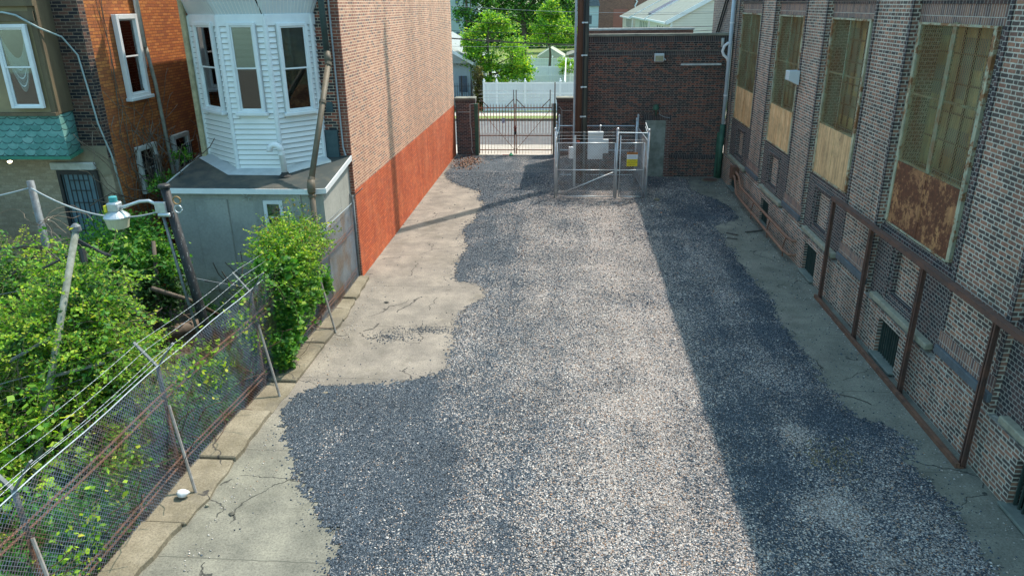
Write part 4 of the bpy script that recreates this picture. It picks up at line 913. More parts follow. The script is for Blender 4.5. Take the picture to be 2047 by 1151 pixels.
for x in (.82, 1.25): MB().tube([(x, 29.4, 0), (x, 29.4, 2.1)], .03, 6).build('leg', GALV_D, el)
mt_ = thing('meter_box', 'small white meter on a grey pipe at the left of the enclosure', 'meter', (.1, 29, 0))
MB().prism([(-.02, 29.1), (.02, 28.95), (.18, 28.95), (.18, 29.1)], 1.3, 1.75).build('box', WHITE, mt_, bevel=.01); MB().tube([(.14, 29.05, 0), (.14, 29.05, 1.35)], .03, 8).build('pipe', GALV_D, mt_)
jb = thing('junction_post', 'grey channel post with small red label beside the utility pole', 'post', (.6, 29.2, 0))
MB().box(.56, .64, 29.3, 29.36, 0, 2.3).build('channel', GALV_D, jb); MB().box(.18, .28, 29.6, 29.66, 0, 2.1).build('channel', GALV, jb); MB().box(.3, .42, 29.28, 29.3, 1.85, 1.95).build('label_plate', REDP, jb)

def chainlink(parent, path, z0f, z1f, c=.06, r=.0028, name='mesh', mat=WIREM, sub=None, wob=0):
    P = np.array(path, float); L = np.concatenate([[0], np.cumsum(np.linalg.norm(np.diff(P, axis=0), axis=1))]); T = L[-1]
    S = []; s0 = -2.6
    H = 2.6
    step = sub or .5
    def pt(s, h):
        x = np.interp(s, L, P[:, 0]); y = np.interp(s, L, P[:, 1]); z0 = z0f(y) if callable(z0f) else z0f; z1 = z1f(y) if callable(z1f) else z1f
        w_ = wob*math.sin(s*2.1)*math.sin(h*1.7) if wob else 0
        return (x+w_, y, z0+h), z1-z0
    for fam in (1, -1):
        s = -H
        while s < T+H:
            pts = []; h = 0.0
            n = int(H/step)+1; prevp = None
            for k in range(int(H/step)+1):
                h = k*step; sv = s+fam*h
                if 0 <= sv <= T:
                    p, hh = pt(sv, h)
                    if h > hh: 
                        p, _ = pt(min(max(s+fam*hh, 0), T), hh)
                        if prevp is not None: S.append((prevp, p))
                        break
                    if prevp is not None: S.append((prevp, p))
                    elif k > 0:
                        edge = 0 if fam > 0 else T; hb = abs(edge-s); 
                        if hb <= hh: q, _ = pt(edge, hb); S.append((q, p))
                    prevp = p
                elif prevp is not None:
                    edge = T if fam > 0 else 0; hb = abs(edge-s); q, hh = pt(edge, min(hb, 99))
                    if hb <= hh: S.append((prevp, q))
                    break
            s += c
    V, F = segs_mesh(S, r); return mkobj(name, V, F, mat, parent)

en = thing('wire_enclosure', 'galvanised chain link enclosure with gates round the utility pole', 'fence', (1.2, 29, 0))
FX = (-.52, 1.80, 2.95); FY = 27.7; BY = 31.3
def post(x, y, h, r=.035, parent=en, nm='post', mat=GALV):
    o = MB().tube([(x, y, 0), (x, y, h)], r, 10).build(nm, mat, parent, smooth=True)
    MB().lathe([(r*1.25, 0), (r*1.3, .05), (r*.9, .09), (.005, .11)], (x, y, h-.02), 10).build('post_cap', GALV, o); return o
post(FX[0], FY, 2.62); post(FX[1], FY, 2.62, .045); post(FX[2], FY, 2.58, .04)
post(-.42, BY, 2.62); post(2.85, BY, 2.62); post(.68, BY, 2.55, .03); post(2.72, 30.4, 2.6, .03); post(-.5, 29.5, 2.6, .03)
r_ = MB()
r_.tube([(FX[1], FY, 2.52), (FX[2], FY, 2.50)], .022, 8)
for a, b, z in (((-.42, BY), (.15, BY), 2.22), ((.68, BY), (2.72, BY), 2.22), ((.68, BY), (2.72, BY), 1.2), ((-.42, BY), (.3, BY), 1.2), ((-.42, BY), (2.72, BY), .15)): r_.tube([(*a, z), (*b, z)], .02, 8)
for z in (2.16, 1.1, .12): r_.tube([(FX[2]+.02, FY, z), (2.85, BY, z)], .02, 8); r_.tube([(FX[0], FY, z), (-.42, BY, z)], .02, 8)
r_.tube([(FX[2], FY, 2.52), (2.9, 28.6, 2.75)], .018, 6)
r_.tube([(FX[2], FY, 2.36), (2.9, 28.6, 2.6)], .012, 6)
build_each(r_, 'rail', GALV, en)
def gl(x0, x1, name, diag):
    g = MB(); z0, z1 = .10, 2.14
    for x in (x0, x1): g.tube([(x, FY-.02, z0), (x, FY-.02, z1+(.28 if (x == x0 and not diag) else 0))], .022, 8)
    for z in (z0, 1.12, z1): g.tube([(x0, FY-.02, z), (x1, FY-.02, z)], .021, 8)
    if diag: g.tube([(x0+.03, FY-.02, .16), (x1, FY-.02, 1.06)], .019, 8)
    o = g.build(name, GALV, en, smooth=True)
    chainlink(o, [(x0, FY-.02), (x1, FY-.02)], z0, z1, .10, .0058, 'gate_mesh', sub=.4); return o
gl(FX[0]+.08, FX[1]-.07, 'wide_gate', True); gl(FX[1]+.12, FX[2]-.14, 'narrow_gate', False)
chainlink(en, [(FX[2], FY), (2.85, BY)], .08, 2.16, .10, .005, 'side_mesh', sub=.4)
chainlink(en, [(FX[0], FY), (-.42, BY)], .08, 2.16, .10, .005, 'side_mesh', sub=.4)
chainlink(en, [(.68, BY), (2.8, BY)], .1, 2.2, .10, .005, 'rear_mesh', sub=.4)
V, F = segs_mesh([((FX[0], FY-.05, z), (FX[1], FY-.05, z)) for z in (2.3, 2.42, 2.54)]+[((FX[1], FY-.05, z), (FX[2], FY-.05, z)) for z in (2.26, 2.4)], .006); mkobj('barbed_wire', V, F, WIREM, en)
lt = MB(); lt.box(1.74, 1.95, FY-.06, FY-.03, 1.10, 1.15); lt.box(1.76, 1.8, FY-.08, FY-.02, .95, 1.2); lt.build('latch', GALV, en)
wp = MB(); wp.box(2.88, 2.93, FY-.05, FY-.03, 1.85, 2.1); wp.box(2.93, 2.99, FY-.05, FY-.03, 1.55, 1.6); wp.build('hinge', WHITE_G, en)
sn = thing('warning_sign', 'orange white and yellow warning sign wired to the narrow enclosure gate', 'sign', (2.37, FY-.05, 1.5))
sx0, sx1 = 2.17, 2.57
MB().box(sx0, sx1, FY-.062, FY-.050, 1.28, 1.545).build('yellow_panel', SIGNY, sn); MB().box(sx0, sx1, FY-.062, FY-.050, 1.545, 1.72).build('white_panel', SIGNW, sn); MB().box(sx0, sx1, FY-.062, FY-.050, 1.72, 1.80).build('orange_panel', ORANGE, sn)
def text(s, x, y, z, size, mat, parent, ry=0, name='lettering'):
    cu = bpy.data.curves.new('t', 'FONT'); cu.body = s; cu.size = size; cu.align_x = 'CENTER'; cu.align_y = 'CENTER'; cu.extrude = .001
    ob = bpy.data.objects.new('t', cu); col.objects.link(ob); dg = bpy.context.evaluated_depsgraph_get(); me = bpy.data.meshes.new_from_object(ob.evaluated_get(dg))
    M = Matrix.Translation((x, y, z))@Matrix.Rotation(R(90), 4, 'X'); V = [tuple(M@v.co) for v in me.vertices]; F = [tuple(p.vertices) for p in me.polygons]
    bpy.data.objects.remove(ob); bpy.data.curves.remove(cu); mkobj(name, V, F, mat, parent)
text('WARNING', 2.37, FY-.065, 1.76, .07, INK, sn)
text('CAUTION', 2.37, FY-.065, 1.50, .062, INK, sn); text('HIGH VOLTAGE', 2.37, FY-.065, 1.42, .055, INK, sn); text('KEEP OUT', 2.37, FY-.065, 1.34, .055, INK, sn)
for z in (1.66, 1.62, 1.58): MB().box(2.22, 2.52, FY-.064, FY-.062, z, z+.012).build('small_print', WIREGRY, sn)
# ------------------------------------------------------------------ perimeter chain link fence on the left
FP = [(-6.12, 4.6), (-6.07, 7.3), (-6.05, 9.4), (-5.97, 11.0), (-5.88, 12.65), (-5.72, 15.0), (-5.68, 17.4), (-5.70, 18.6)]
pf = thing('chain_link_fence', 'long rusty chain link fence with barbed wire along the left kerb', 'fence', (-5.95, 11, 0))
def fx(y): return float(np.interp(y, [p[1] for p in FP], [p[0] for p in FP]))
ztop = lambda y: 2.02+.014*(y-7)
chainlink(pf, FP, .02, ztop, .066, .0036, 'mesh', simple('weathered_fence_wire', (.19, .235, .30), (.19, .11, .08), 1.4, rough=.6, metal=.3, p=(.45, .62)), sub=.5, wob=.02)
fr_ = MB()
ys = np.linspace(4.8, 18.5, 30)
for z, dx in ((1.56, -.03), (1.44, -.05), (.34, -.03), (.22, -.05)): fr_.tube([(fx(y)+dx, y, z+.02*math.sin(y*1.3+z*5)) for y in ys], .017, 6)
build_each(fr_, 'rusty_rail', RUST_L, pf)
tw = MB(); tw.tube([(fx(y), y, ztop(y)+.01*math.sin(y*3)) for y in ys], .009, 5); tw.build('tension_wire', GALV, pf)
for i, y in enumerate((6.4, 9.4, 12.45, 15.45)):
    x = fx(y)-.05
    o = MB().tube([(x, y, -.3), (x, y, 1.35)], .033, 10).build('post', RUST, pf, smooth=True)
    MB().tube([(x, y, 1.35), (x, y, 2.02)], .034, 10).build('post_sleeve', GALV_D, o, smooth=True)
    a = MB(); a.beam((x, y, 2.0), (x-.30, y, 2.40), .05, .02); a.beam((x, y, 2.0), (x+.30, y, 2.40), .05, .02); a.build('barbed_wire_arm', GALV_D, pf)
    bx_ = (fx(y)+.42, y-.42, 0.0) if i else (fx(y)+.5, y-.4, 0)
    b = MB(); b.tube([(x+.06, y-.02, 1.36), (bx_[0], bx_[1], .01)], .024, 6); b.build('brace', RAILWOOD, pf)
MB().tube([(-5.69, 18.58, 0), (-5.69, 18.58, 2.35)], .035, 10).build('post', GALV_D, pf, smooth=True)
ea = MB(); ea.beam((-5.69, 18.58, 2.3), (-5.95, 18.5, 2.62), .05, .02); ea.beam((-5.69, 18.58, 2.3), (-5.4, 18.55, 2.55), .05, .02); ea.build('barbed_wire_arm', GALV_D, pf)
S = []
for k, (dx, dz) in enumerate(((-.28, .37), (-.19, .25), (-.09, .12), (.28, .37))):
    yy = [q for q in np.linspace(4.8, 18.55 if k < 3 else 9.4, 40)]
    pts = [(fx(q)+dx, q, 2.0+.012*(q-7)+dz-.05*math.sin(math.pi*((q-6.4) % 3.05)/3.05)) for q in yy]
    S += [(pts[i], pts[i+1]) for i in range(len(pts)-1)]
    for q in np.arange(4.9, 18.4, .13):
        x = fx(q)+dx; z = 2.0+.012*(q-7)+dz-.05*math.sin(math.pi*((q-6.4) % 3.05)/3.05)
        if k == 3 and q > 9.3: break
        S.append(((x-.012, q, z-.012), (x+.012, q+.006, z+.014)))
    V, F = segs_mesh(S, .0042); mkobj('barbed_wire', V, F, GALV, pf); S = []
for q, lab in (((-5.78, 8.86), 'white painted stone lying on the kerb by the fence brace'),):
    V = np.array([(math.cos(a)*math.cos(b)*.10*(1+.3*math.sin(3*a+2*b)), math.sin(a)*math.cos(b)*.08, math.sin(b)*.06) for b in np.linspace(-1.4, 1.4, 7) for a in np.linspace(0, 6.28, 11)[:-1]])
    F = [(j*10+i, j*10+(i+1) % 10, (j+1)*10+(i+1) % 10, (j+1)*10+i) for j in range(6) for i in range(10)]+[tuple(range(60, 70))]
    tag(mkobj('white_stone', V+np.array([q[0], q[1], .14]), F, WHITE, smooth=True), lab, 'stone')

# ------------------------------------------------------------------ yard lamp
lp = thing('yard_lamp', 'yard lamp on a peeling black pole with a silver arm and milky drum lens', 'street lamp', (-6.9, 12.5, -.3))
MB().tube([(-6.82, 12.5, -.3), (-7.0, 12.5, 1.5), (-7.28, 12.5, 4.02)], [.10, .09, .08], 14).build('pole', BLACKPAINT, lp, smooth=True)
MB().lathe([(.11, 0), (.11, .04), (.09, .06)], (-7.285, 12.5, 4.0), 14).build('pole_cap', DARKMET, lp)
MB().tube([(-7.38, 12.42, 3.72), (-7.2, 12.42, 1.9), (-6.98, 12.42, .2)], .028, 8).build('conduit', GALV_D, lp, smooth=True)
MB().tube([(-7.30, 12.42, 3.60), (-7.42, 12.40, 3.70), (-7.55, 12.38, 3.78), (-7.72, 12.36, 3.77), (-7.95, 12.32, 3.70), (-8.10, 12.3, 3.66)], .030, 10).build('arm', GALV, lp, smooth=True)
bm = MB(); bm.box(-7.46, -7.26, 12.36, 12.42, 3.55, 3.76); bm.tube([(-7.42, 12.38, 3.52), (-7.2, 12.38, 3.52)], .04, 8); bm.build('bracket', GALV, lp, bevel=.008)
LX, LY = -8.17, 12.3
hd = MB().lathe([(.085, .10), (.09, .27), (.085, .29)], (LX, LY, 3.49), 16).build('head', GALV, lp, smooth=False)
MB().box(LX-.10, LX+.10, LY-.10, LY+.10, 3.60, 3.77).build('ballast_housing', GALV, hd, bevel=.02)
MB().box(LX-.135, LX-.09, LY-.125, LY-.02, 3.61, 3.73).build('yellow_label', STICKY, hd)
MB().lathe([(.065, 0), (.07, .01), (.07, .085), (.062, .095)], (LX, LY, 3.78), 16).build('photocell_cap', TEAL_LAMP, hd)
MB().lathe([(.225, 0), (.225, .02), (.20, .05), (.12, .115), (.08, .125)], (LX, LY, 3.49), 24).build('reflector_skirt', GALV, hd)
MB().lathe([(.15, 0), (.175, .01), (.212, .19), (.212, .20)], (LX, LY, 3.29), 28).build('drum_lens', LENS, hd, smooth=False)
for z, rr, m_ in ((3.78, .07, simple('brass_coil', (.40, .26, .12), (.3, .18, .08), 6, metal=.4)), (3.62, .07, GALV)):
    MB().tube([(-7.05+rr*math.cos(a), 12.42, z+rr*math.sin(a)) for a in np.linspace(0, 6.28, 14)], .014, 6).build('wire_coil', m_, lp, smooth=True)
lc = thing('drooping_cable', 'pale cable sagging from the old pipe across to the yard lamp pole', 'cable', (-8.5, 12.3, 3.5))
def sag(a, b, s, n=20): return [tuple(np.array(a)*(1-t)+np.array(b)*t-np.array([0, 0, s*4*t*(1-t)])) for t in np.linspace(0, 1, n)]
P1 = (-9.5, 12.1)
MB().tube(sag((P1[0]+.02, P1[1]-.05, 4.08), (-7.34, 12.42, 3.60), .30), .016, 6).build('cable', WIREGRY, lc, smooth=True)
MB().tube(sag((-14, 11.4, 4.3), (P1[0]-.02, P1[1]-.05, 4.08), .35), .016, 6).build('cable', WIREGRY, lc, smooth=True)

# ------------------------------------------------------------------ old pipes in the vines
op = thing('old_pipe_post', 'grey capped pipe post standing far back in the vines with black tangled arms', 'post', (P1[0], P1[1], -.3))
MB().tube([(P1[0], P1[1], -.3), (P1[0], P1[1], 4.2)], .062, 12).build('pipe', GALV_D, op, smooth=True)
am = MB()
for a in ((-.9, -.2, 3.0), (.55, -.3, 2.75), (-.4, -.7, 2.55), (.3, .4, 2.6), (-1.6, -.1, 2.95)): am.tube([(P1[0], P1[1]-.06, 3.0), (P1[0]+a[0], P1[1]+a[1]-.06, a[2])], .022, 6)
am.build('tangled_arms', DARKMET, op)
op = thing('old_pipe_post', 'leaning pale pipe post wrapped in green vines behind the fence', 'post', (-7.6, 7.8, -.3))
MB().tube([(-7.62, 7.75, -.2), (-7.55, 9.0, 1.9), (-7.5, 10.25, 3.88)], .05, 12).build('pipe', simple('pale_old_pipe', (.23, .25, .22), (.13, .15, .12), 9, rough=.8), op, smooth=True)
MB().lathe([(.065, 0), (.075, .02), (.07, .09), (.03, .13)], (-7.5, 10.25, 3.84), 12).build('pipe_cap', GALV_D, op)
am = MB(); am.tube([(-7.5, 10.2, 3.7), (-7.1, 10.35, 3.42)], .02, 6); am.tube([(-7.5, 10.2, 3.75), (-7.15, 10.3, 3.45)], .016, 6); am.tube([(-7.42, 10.15, 3.6), (-7.38, 10.1, 3.4)], .05, 8); am.tube([(-7.5, 10.1, 3.55), (-7.85, 9.8, 3.4)], .018, 6); am.build('pipe_arm', DARKMET, op)
fa = MB(); fa.beam((-7.55, 9.0, 2.0), (-7.0, 9.5, 2.0), .05, .03); fa.beam((-7.6, 9.3, 2.5), (-8.0, 8.9, 2.3), .04, .03); fa.build('steel_arm', GALV_D, op)
sw = thing('old_fence_strands', 'slack old wires strung between the pipe posts over the vines', 'wire', (-9, 10, 2.6))
S = []
for a, b, s in (((-12.5, 10.2, 3.15), (-9.5, 12.0, 3.1), .1), ((-12.5, 9.4, 2.6), (-8.8, 11.5, 2.55), .12), ((-10.5, 6.2, 2.1), (-7.0, 10.0, 2.0), .05), ((-10.5, 6.2, 1.7), (-7.3, 9.5, 1.75), .05), ((-7.9, 13.6, 1.9), (-6.3, 13.0, 1.9), .02)): V, F = segs_mesh(polyseg(sag(a, b, s)), .011); mkobj('strand', V, F, GALV_D, sw)
# ------------------------------------------------------------------ vegetation
def leaves(name, C_, size, mat, parent=None, label=None, cat=None, group=None, up=.5, kind=None, jit=.35, aspect=.62):
    C_ = np.asarray(C_, float); n = len(C_)
    nrm = rng.normal(size=(n, 3)); nrm[:, 2] = np.abs(nrm[:, 2])+up; nrm /= np.linalg.norm(nrm, axis=1)[:, None]
    t = rng.normal(size=(n, 3)); t -= nrm*(t*nrm).sum(1)[:, None]; t /= np.linalg.norm(t, axis=1)[:, None]; b = np.cross(nrm, t)
    s = size*(1+jit*rng.uniform(-1, 1, n))[:, None]
    P = np.stack([C_-t*s*.5, C_+b*s*aspect*.5-nrm*s*.08-t*s*.08, C_+t*s*.5-nrm*s*.12, C_-b*s*aspect*.5-nrm*s*.08-t*s*.08], 1)
    V = P.reshape(-1, 3); F = np.arange(n*4).reshape(n, 4)
    o = mkobj(name, V, F, mat, parent)
    if label or kind: tag(o, label, cat, group, kind)
    return o
def blob(c, r, n, shell=.55, gap=.0, seed=0):
    d = rng.normal(size=(int(n*1.6), 3)); d /= np.linalg.norm(d, axis=1)[:, None]
    rad = (shell+(1-shell)*rng.random(len(d)))
    bump = 1+.22*np.sin(d[:, 0]*5+seed)+.2*np.sin(d[:, 1]*6+seed*2)+.15*np.sin(d[:, 2]*9+seed*3)
    P = np.array(c)+d*rad[:, None]*bump[:, None]*np.array(r)
    g = fbm(P[:, 0]*1.0+P[:, 2], P[:, 1]+P[:, 2]*.7, 2.2, 3, seed)
    P = P[g > gap]; return P[:n]
def twigs(starts, length, n, r, seed=0, droop=.3, spread=1.0):
    S = []
    for s in starts:
        for _ in range(n):
            p = np.array(s, float); d = rng.normal(size=3)*spread; d[2] = abs(d[2])*.6+.2; d /= np.linalg.norm(d)
            k = 7
            for i in range(k):
                q = p+d*length/k; S.append((tuple(p), tuple(q))); p = q; d = d+rng.normal(size=3)*.35; d[2] -= droop*.3; d /= np.linalg.norm(d)
    return segs_mesh(S, r)
def sprays(name, specs, size, mat, parent, n, length=.55, per=15, cut=True, droop=.5, stem=TWIG, aspect=.62, up=.6):
    # leafy shoots that leave the surface of each ellipsoid and arch over
    L = []; S = []; tot = sum(c[2] for c in specs)
    for c, r, wgt in specs:
        for _ in range(int(n*wgt/tot)):
            d = rng.normal(size=3); d[2] = abs(d[2])*.9+.05 if rng.random() < .8 else d[2]; d /= np.linalg.norm(d)
            p = np.array(c)+d*np.array(r)*rng.uniform(.55, 1.05); v = d*np.array([1, 1, .9])+rng.normal(0, .45, 3); v /= np.linalg.norm(v)
            ln = length*rng.uniform(.5, 1.5); k = max(4, int(per*ln/length)); st = ln/k; q0 = p.copy()
            for i in range(k):
                p = p+v*st; v = v+np.array([0, 0, -droop*st*2.2])+rng.normal(0, .10, 3); v /= np.linalg.norm(v)
                side = np.cross(v, [0, 0, 1]); side = side/(np.linalg.norm(side)+1e-6)*size*.45*(1 if i % 2 else -1)
                L.append(p+side+rng.normal(0, size*.12, 3))
                if i % 3 == 2: S.append((tuple(q0), tuple(p))); q0 = p.copy()
    L = np.array(L)
    if cut: L = cut_fence(L)
    leaves(name, L, size, mat, parent, up=up, aspect=aspect)
    S = [s_ for s_ in S if (not cut or s_[0][0] < fx(s_[0][1])-.02)]
    V, F = segs_mesh(S, .0035); mkobj('shoots', V, F, stem, parent)
def cut_fence(P, m=.06):
    for hx, hy, hz, hr in ((-8.7, 8.5, 1.9, .5), (-9.6, 9.8, 2.2, .5), (-8.0, 7.4, 1.1, .4), (-8.5, 10.9, 2.5, .4), (-7.35, 9.0, 1.1, .4), (-10.2, 8.0, 1.9, .6), (-7.9, 9.9, 2.3, .28), (-9.3, 7.1, 1.5, .5), (-10.6, 9.6, 2.3, .6), (-9.3, 11.0, 2.5, .5), (-8.1, 8.9, 2.0, .35)):
        P = P[((P-np.array([hx, hy, hz]))**2).sum(1) > hr*hr*(.7+.5*rng.random(len(P)))]
    fxv = np.interp(P[:, 1], [p[1] for p in FP], [p[0] for p in FP]); return P[P[:, 0] < fxv-m]
def notshed(P): return P[~((P[:, 0] > -9.8) & (P[:, 1] > 16.3) & (P[:, 2] < 3.6))]
# sunlit vine mass over the old pipes
vm = thing('vine_mass', 'sunlit tangle of yellow green vines heaped over the old pipes behind the fence', 'vines', (-8.5, 9.5, -.3))
C1 = [((-8.35, 9.3, 1.0), (1.15, 1.5, .95), 9000), ((-9.6, 8.9, 1.25), (1.3, 1.5, 1.0), 7000), ((-7.5, 9.8, 1.5), (.8, 1.1, 1.2), 7200), ((-7.65, 10.2, 2.6), (.62, .6, .8), 4600), ((-9.0, 10.6, 1.9), (1.2, 1.0, .8), 5200),
      ((-7.35, 8.4, .35), (.7, 1.0, .6), 3000), ((-8.9, 7.4, .7), (1.3, 1.1, .9), 5200), ((-10.9, 9.6, 1.6), (1.2, 1.5, .9), 3800), ((-7.3, 9.6, .9), (.45, .7, .7), 2600), ((-7.3, 10.5, 1.05), (.5, .55, .85), 3600), ((-9.2, 11.6, 1.9), (.7, .6, .7), 2600), ((-8.2, 9.6, 2.2), (.7, .8, .5), 2600), ((-9.9, 11.6, 2.5), (.9, .5, .6), 2200)]
A_ = []; B_ = []
for i, (c, r, n) in enumerate(C1):
    P = blob(c, tuple(np.array(r)*.92), int(n*.42), .35, .47, i); h = len(P)//2; A_.append(P[:h]); B_.append(P[h:])
A_ = cut_fence(np.concatenate(A_)); B_ = cut_fence(np.concatenate(B_))
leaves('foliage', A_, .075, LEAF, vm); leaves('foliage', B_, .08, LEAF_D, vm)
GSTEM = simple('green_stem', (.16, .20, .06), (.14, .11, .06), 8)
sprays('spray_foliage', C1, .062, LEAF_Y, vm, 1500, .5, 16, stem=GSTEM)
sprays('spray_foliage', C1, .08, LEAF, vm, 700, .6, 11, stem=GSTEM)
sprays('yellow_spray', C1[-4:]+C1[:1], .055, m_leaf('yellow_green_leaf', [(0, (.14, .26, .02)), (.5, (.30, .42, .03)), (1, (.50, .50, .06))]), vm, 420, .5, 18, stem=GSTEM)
sprays('broad_leaf_shoots', [((-8.6, 7.6, .9), (1.1, 1.1, .9), 2), ((-9.6, 7.4, 1.2), (1.0, 1.0, .8), 2), ((-7.6, 8.3, .8), (.7, .9, .6), 1)], .13, LEAF_Y, vm, 130, .7, 9, stem=GSTEM, aspect=.85, up=1.0)
big = cut_fence(np.concatenate([blob((-8.8, 8.0, 1.3), (1.0, 1.3, .8), 260, .8, .3, 4), blob((-9.8, 7.2, 1.2), (.8, .9, .7), 200, .8, .3, 5)])); leaves('broad_leaves', big, .17, LEAF_Y, vm, up=1.2, aspect=.85)
V, F = twigs([(-7.4, 10.2, 2.2), (-7.35, 10.0, 1.5), (-9.5, 12.05, 3.4), (-9.55, 12.05, 2.9), (-9.9, 9.6, 1.6), (-8.3, 7.6, 1.2), (-8.0, 9.0, 1.7), (-8.7, 8.4, 1.6), (-8.9, 8.6, 1.5), (-9.6, 9.7, 1.9), (-8.0, 7.4, .9), (-10.2, 8.0, 1.6), (-8.5, 10.9, 2.2)], 1.0, 14, .005, droop=1.0); mkobj('dry_stems', V, F, TWIG, vm)
V, F = twigs([(-8.5, 9, -.3), (-9.5, 9, -.3), (-7.6, 10, -.3), (-8.8, 10.6, -.3), (-8.9, 7.6, -.3)], 2.4, 12, .014, droop=-.2, spread=.6); mkobj('woody_stems', V, F, BARK, vm)
# dark greenery along the foot of the fence
P = []
for i, y in enumerate(np.arange(5.2, 15.4, .55)):
    x = fx(y)-.75; P.append(blob((x-.15*math.sin(i), y, .25+.15*math.sin(i*1.7)), (.6, .45, .6+.2*math.sin(i*2.1)), 1700, .3, .38, i))
P = cut_fence(np.concatenate(P)); P = P[P[:, 2] > -.4]; fg = thing('fence_weeds', 'dense shaded green weeds growing low behind the chain link fence', 'weeds', (-6.8, 9, -.3)); fg['kind'] = 'stuff'
leaves('foliage', P, .085, m_leaf('weed_leaf', [(0, (.03, .13, .02)), (.5, (.06, .25, .04)), (1, (.12, .36, .05))]), fg)
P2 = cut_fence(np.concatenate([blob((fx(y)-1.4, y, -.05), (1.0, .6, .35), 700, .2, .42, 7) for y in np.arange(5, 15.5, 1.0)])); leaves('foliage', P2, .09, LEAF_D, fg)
P3 = np.concatenate([np.stack([np.interp(yy, [p[1] for p in FP], [p[0] for p in FP])+rng.normal(0, .05, 120)-.03, yy, zz], 1) for yy, zz in [(rng.normal(y, .25, 120), np.abs(rng.normal(h, .25, 120))) for y, h in ((9.9, 1.7), (10.6, 1.55), (10.9, 1.1), (12.3, 1.2), (11.8, 1.75), (8.2, 1.1), (7.2, .7), (12.9, .7), (6.6, .5))]])
leaves('climbing_leaves', P3, .08, LEAF_Y, fg)
V, F = twigs([(fx(y)-.45, y, .1) for y in np.arange(5.5, 15, .45)], 1.5, 4, .007, droop=-.3, spread=.22); mkobj('stems', V, F, simple('reddish_stem', (.16, .08, .06), (.10, .07, .05), 8), fg)
# bush of vines over the fence
vb = thing('fence_vine_bush', 'leafy vine bush swallowing the top of the chain link fence and hanging to the kerb', 'vines', (-5.8, 13.9, 0))
Q = [blob((-5.95, 14.6, 2.2), (.62, 1.0, .58), 5200, .55, .33, 3), blob((-5.85, 14.0, 1.85), (.5, .7, .55), 3200, .5, .33, 9), blob((-6.1, 15.4, 1.95), (.4, .6, .45), 1800, .5, .33, 13)]
leaves('crown', np.concatenate(Q)[::2], .065, LEAF, vb)
sprays('crown_sprays', [((-5.95, 14.6, 2.15), (.62, 1.0, .58), 3), ((-5.85, 14.0, 1.8), (.5, .7, .55), 2), ((-6.1, 15.4, 1.95), (.4, .6, .45), 1)], .06, LEAF_Y, vb, 520, .34, 13, cut=False, stem=GSTEM)
sprays('trailing_shoots', [((-5.95, 13.2, 1.9), (.3, .6, .3), 1), ((-5.8, 13.6, 1.0), (.25, .4, .9), 1)], .075, LEAF, vb, 90, .6, 12, cut=False, droop=1.2, stem=GSTEM)
Q2 = np.concatenate([blob((-5.78, 13.5, 1.05), (.26, .42, 1.05), 3600, .5, .3, 2), blob((-5.72, 13.05, .5), (.2, .3, .5), 900, .5, .3, 3), blob((-5.72, 14.8, 1.15), (.26, .55, .55), 1600, .5, .42, 8), blob((-5.68, 15.6, .95), (.22, .4, .35), 500, .5, .4, 6)])
leaves('hanging_leaves', Q2, .085, LEAF, vb, aspect=.85)
leaves('broad_leaves', blob((-5.78, 13.6, 1.5), (.4, .45, .85), 900, .8, .2, 5), .14, LEAF, vb, aspect=.9, up=.8)
leaves('red_tips', blob((-5.95, 14.7, 2.3), (.72, 1.1, .62), 1300, .9, .35, 15), .06, LEAF_R, vb)
V, F = twigs([(-5.8, 13.4, 0), (-5.85, 14.2, .6), (-6.0, 12.8, 1.5)], .9, 6, .005, droop=.3, spread=.6); mkobj('stems', V, F, TWIG, vb)
MB().tube([(-5.85, 13.6, -.1), (-5.9, 14.0, 1.0), (-5.95, 14.5, 2.0)], [.04, .03, .02], 8).build('trunk', BARK, vb, smooth=True)
# dark bushes by the row house and behind
def bush(label, specs, mat, sz, loc, cat='bush', nm='shrub'):
    t = thing(nm, label, cat, loc)
    leaves('foliage', notshed(np.concatenate([blob(c, r, n, .4, .36, 20+i) for i, (c, r, n) in enumerate(specs)])), sz, mat, t)
    V, F = twigs([loc]*6, 2.2, 4, .014, droop=-.2, spread=.5); mkobj('stems', V, F, BARK, t); return t
bush('shaded green bush below the barred door of the row house', [((-10.3, 14.6, 1.9), (1.0, .9, .75), 5200), ((-9.0, 14.5, 2.0), (.85, .6, .55), 3400), ((-10.2, 15.6, 2.3), (.8, .5, .5), 2000)], LEAF, .08, (-9.8, 14.8, -.3))
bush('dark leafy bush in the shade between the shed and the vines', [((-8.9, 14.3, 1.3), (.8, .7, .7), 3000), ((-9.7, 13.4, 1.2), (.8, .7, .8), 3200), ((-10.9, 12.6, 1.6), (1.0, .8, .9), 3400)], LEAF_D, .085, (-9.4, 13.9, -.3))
bush('dark green bush at the left edge below the beige wall', [((-14.3, 15.3, 2.3), (1.1, .6, 1.0), 3600), ((-13.2, 13.5, 1.8), (1.5, .9, .8), 3600)], LEAF_D, .09, (-13.9, 14.6, -.3))
bush('low green weeds beside the foot of the stucco shed', [((-7.6, 15.6, .05), (.9, .45, .35), 1500), ((-6.5, 15.2, .3), (.5, .7, .4), 900), ((-8.7, 15.9, 0), (.4, .3, .5), 500)], LEAF, .08, (-7.4, 15.6, -.3), 'weeds', 'weeds')
bush('small leafy sprig growing between the orange wall and the shed roof', [((-10.3, 17.6, 2.9), (.35, .6, .3), 420), ((-10.2, 18.6, 3.4), (.3, .4, .2), 260)], LEAF, .08, (-10.3, 17.8, 2.4))
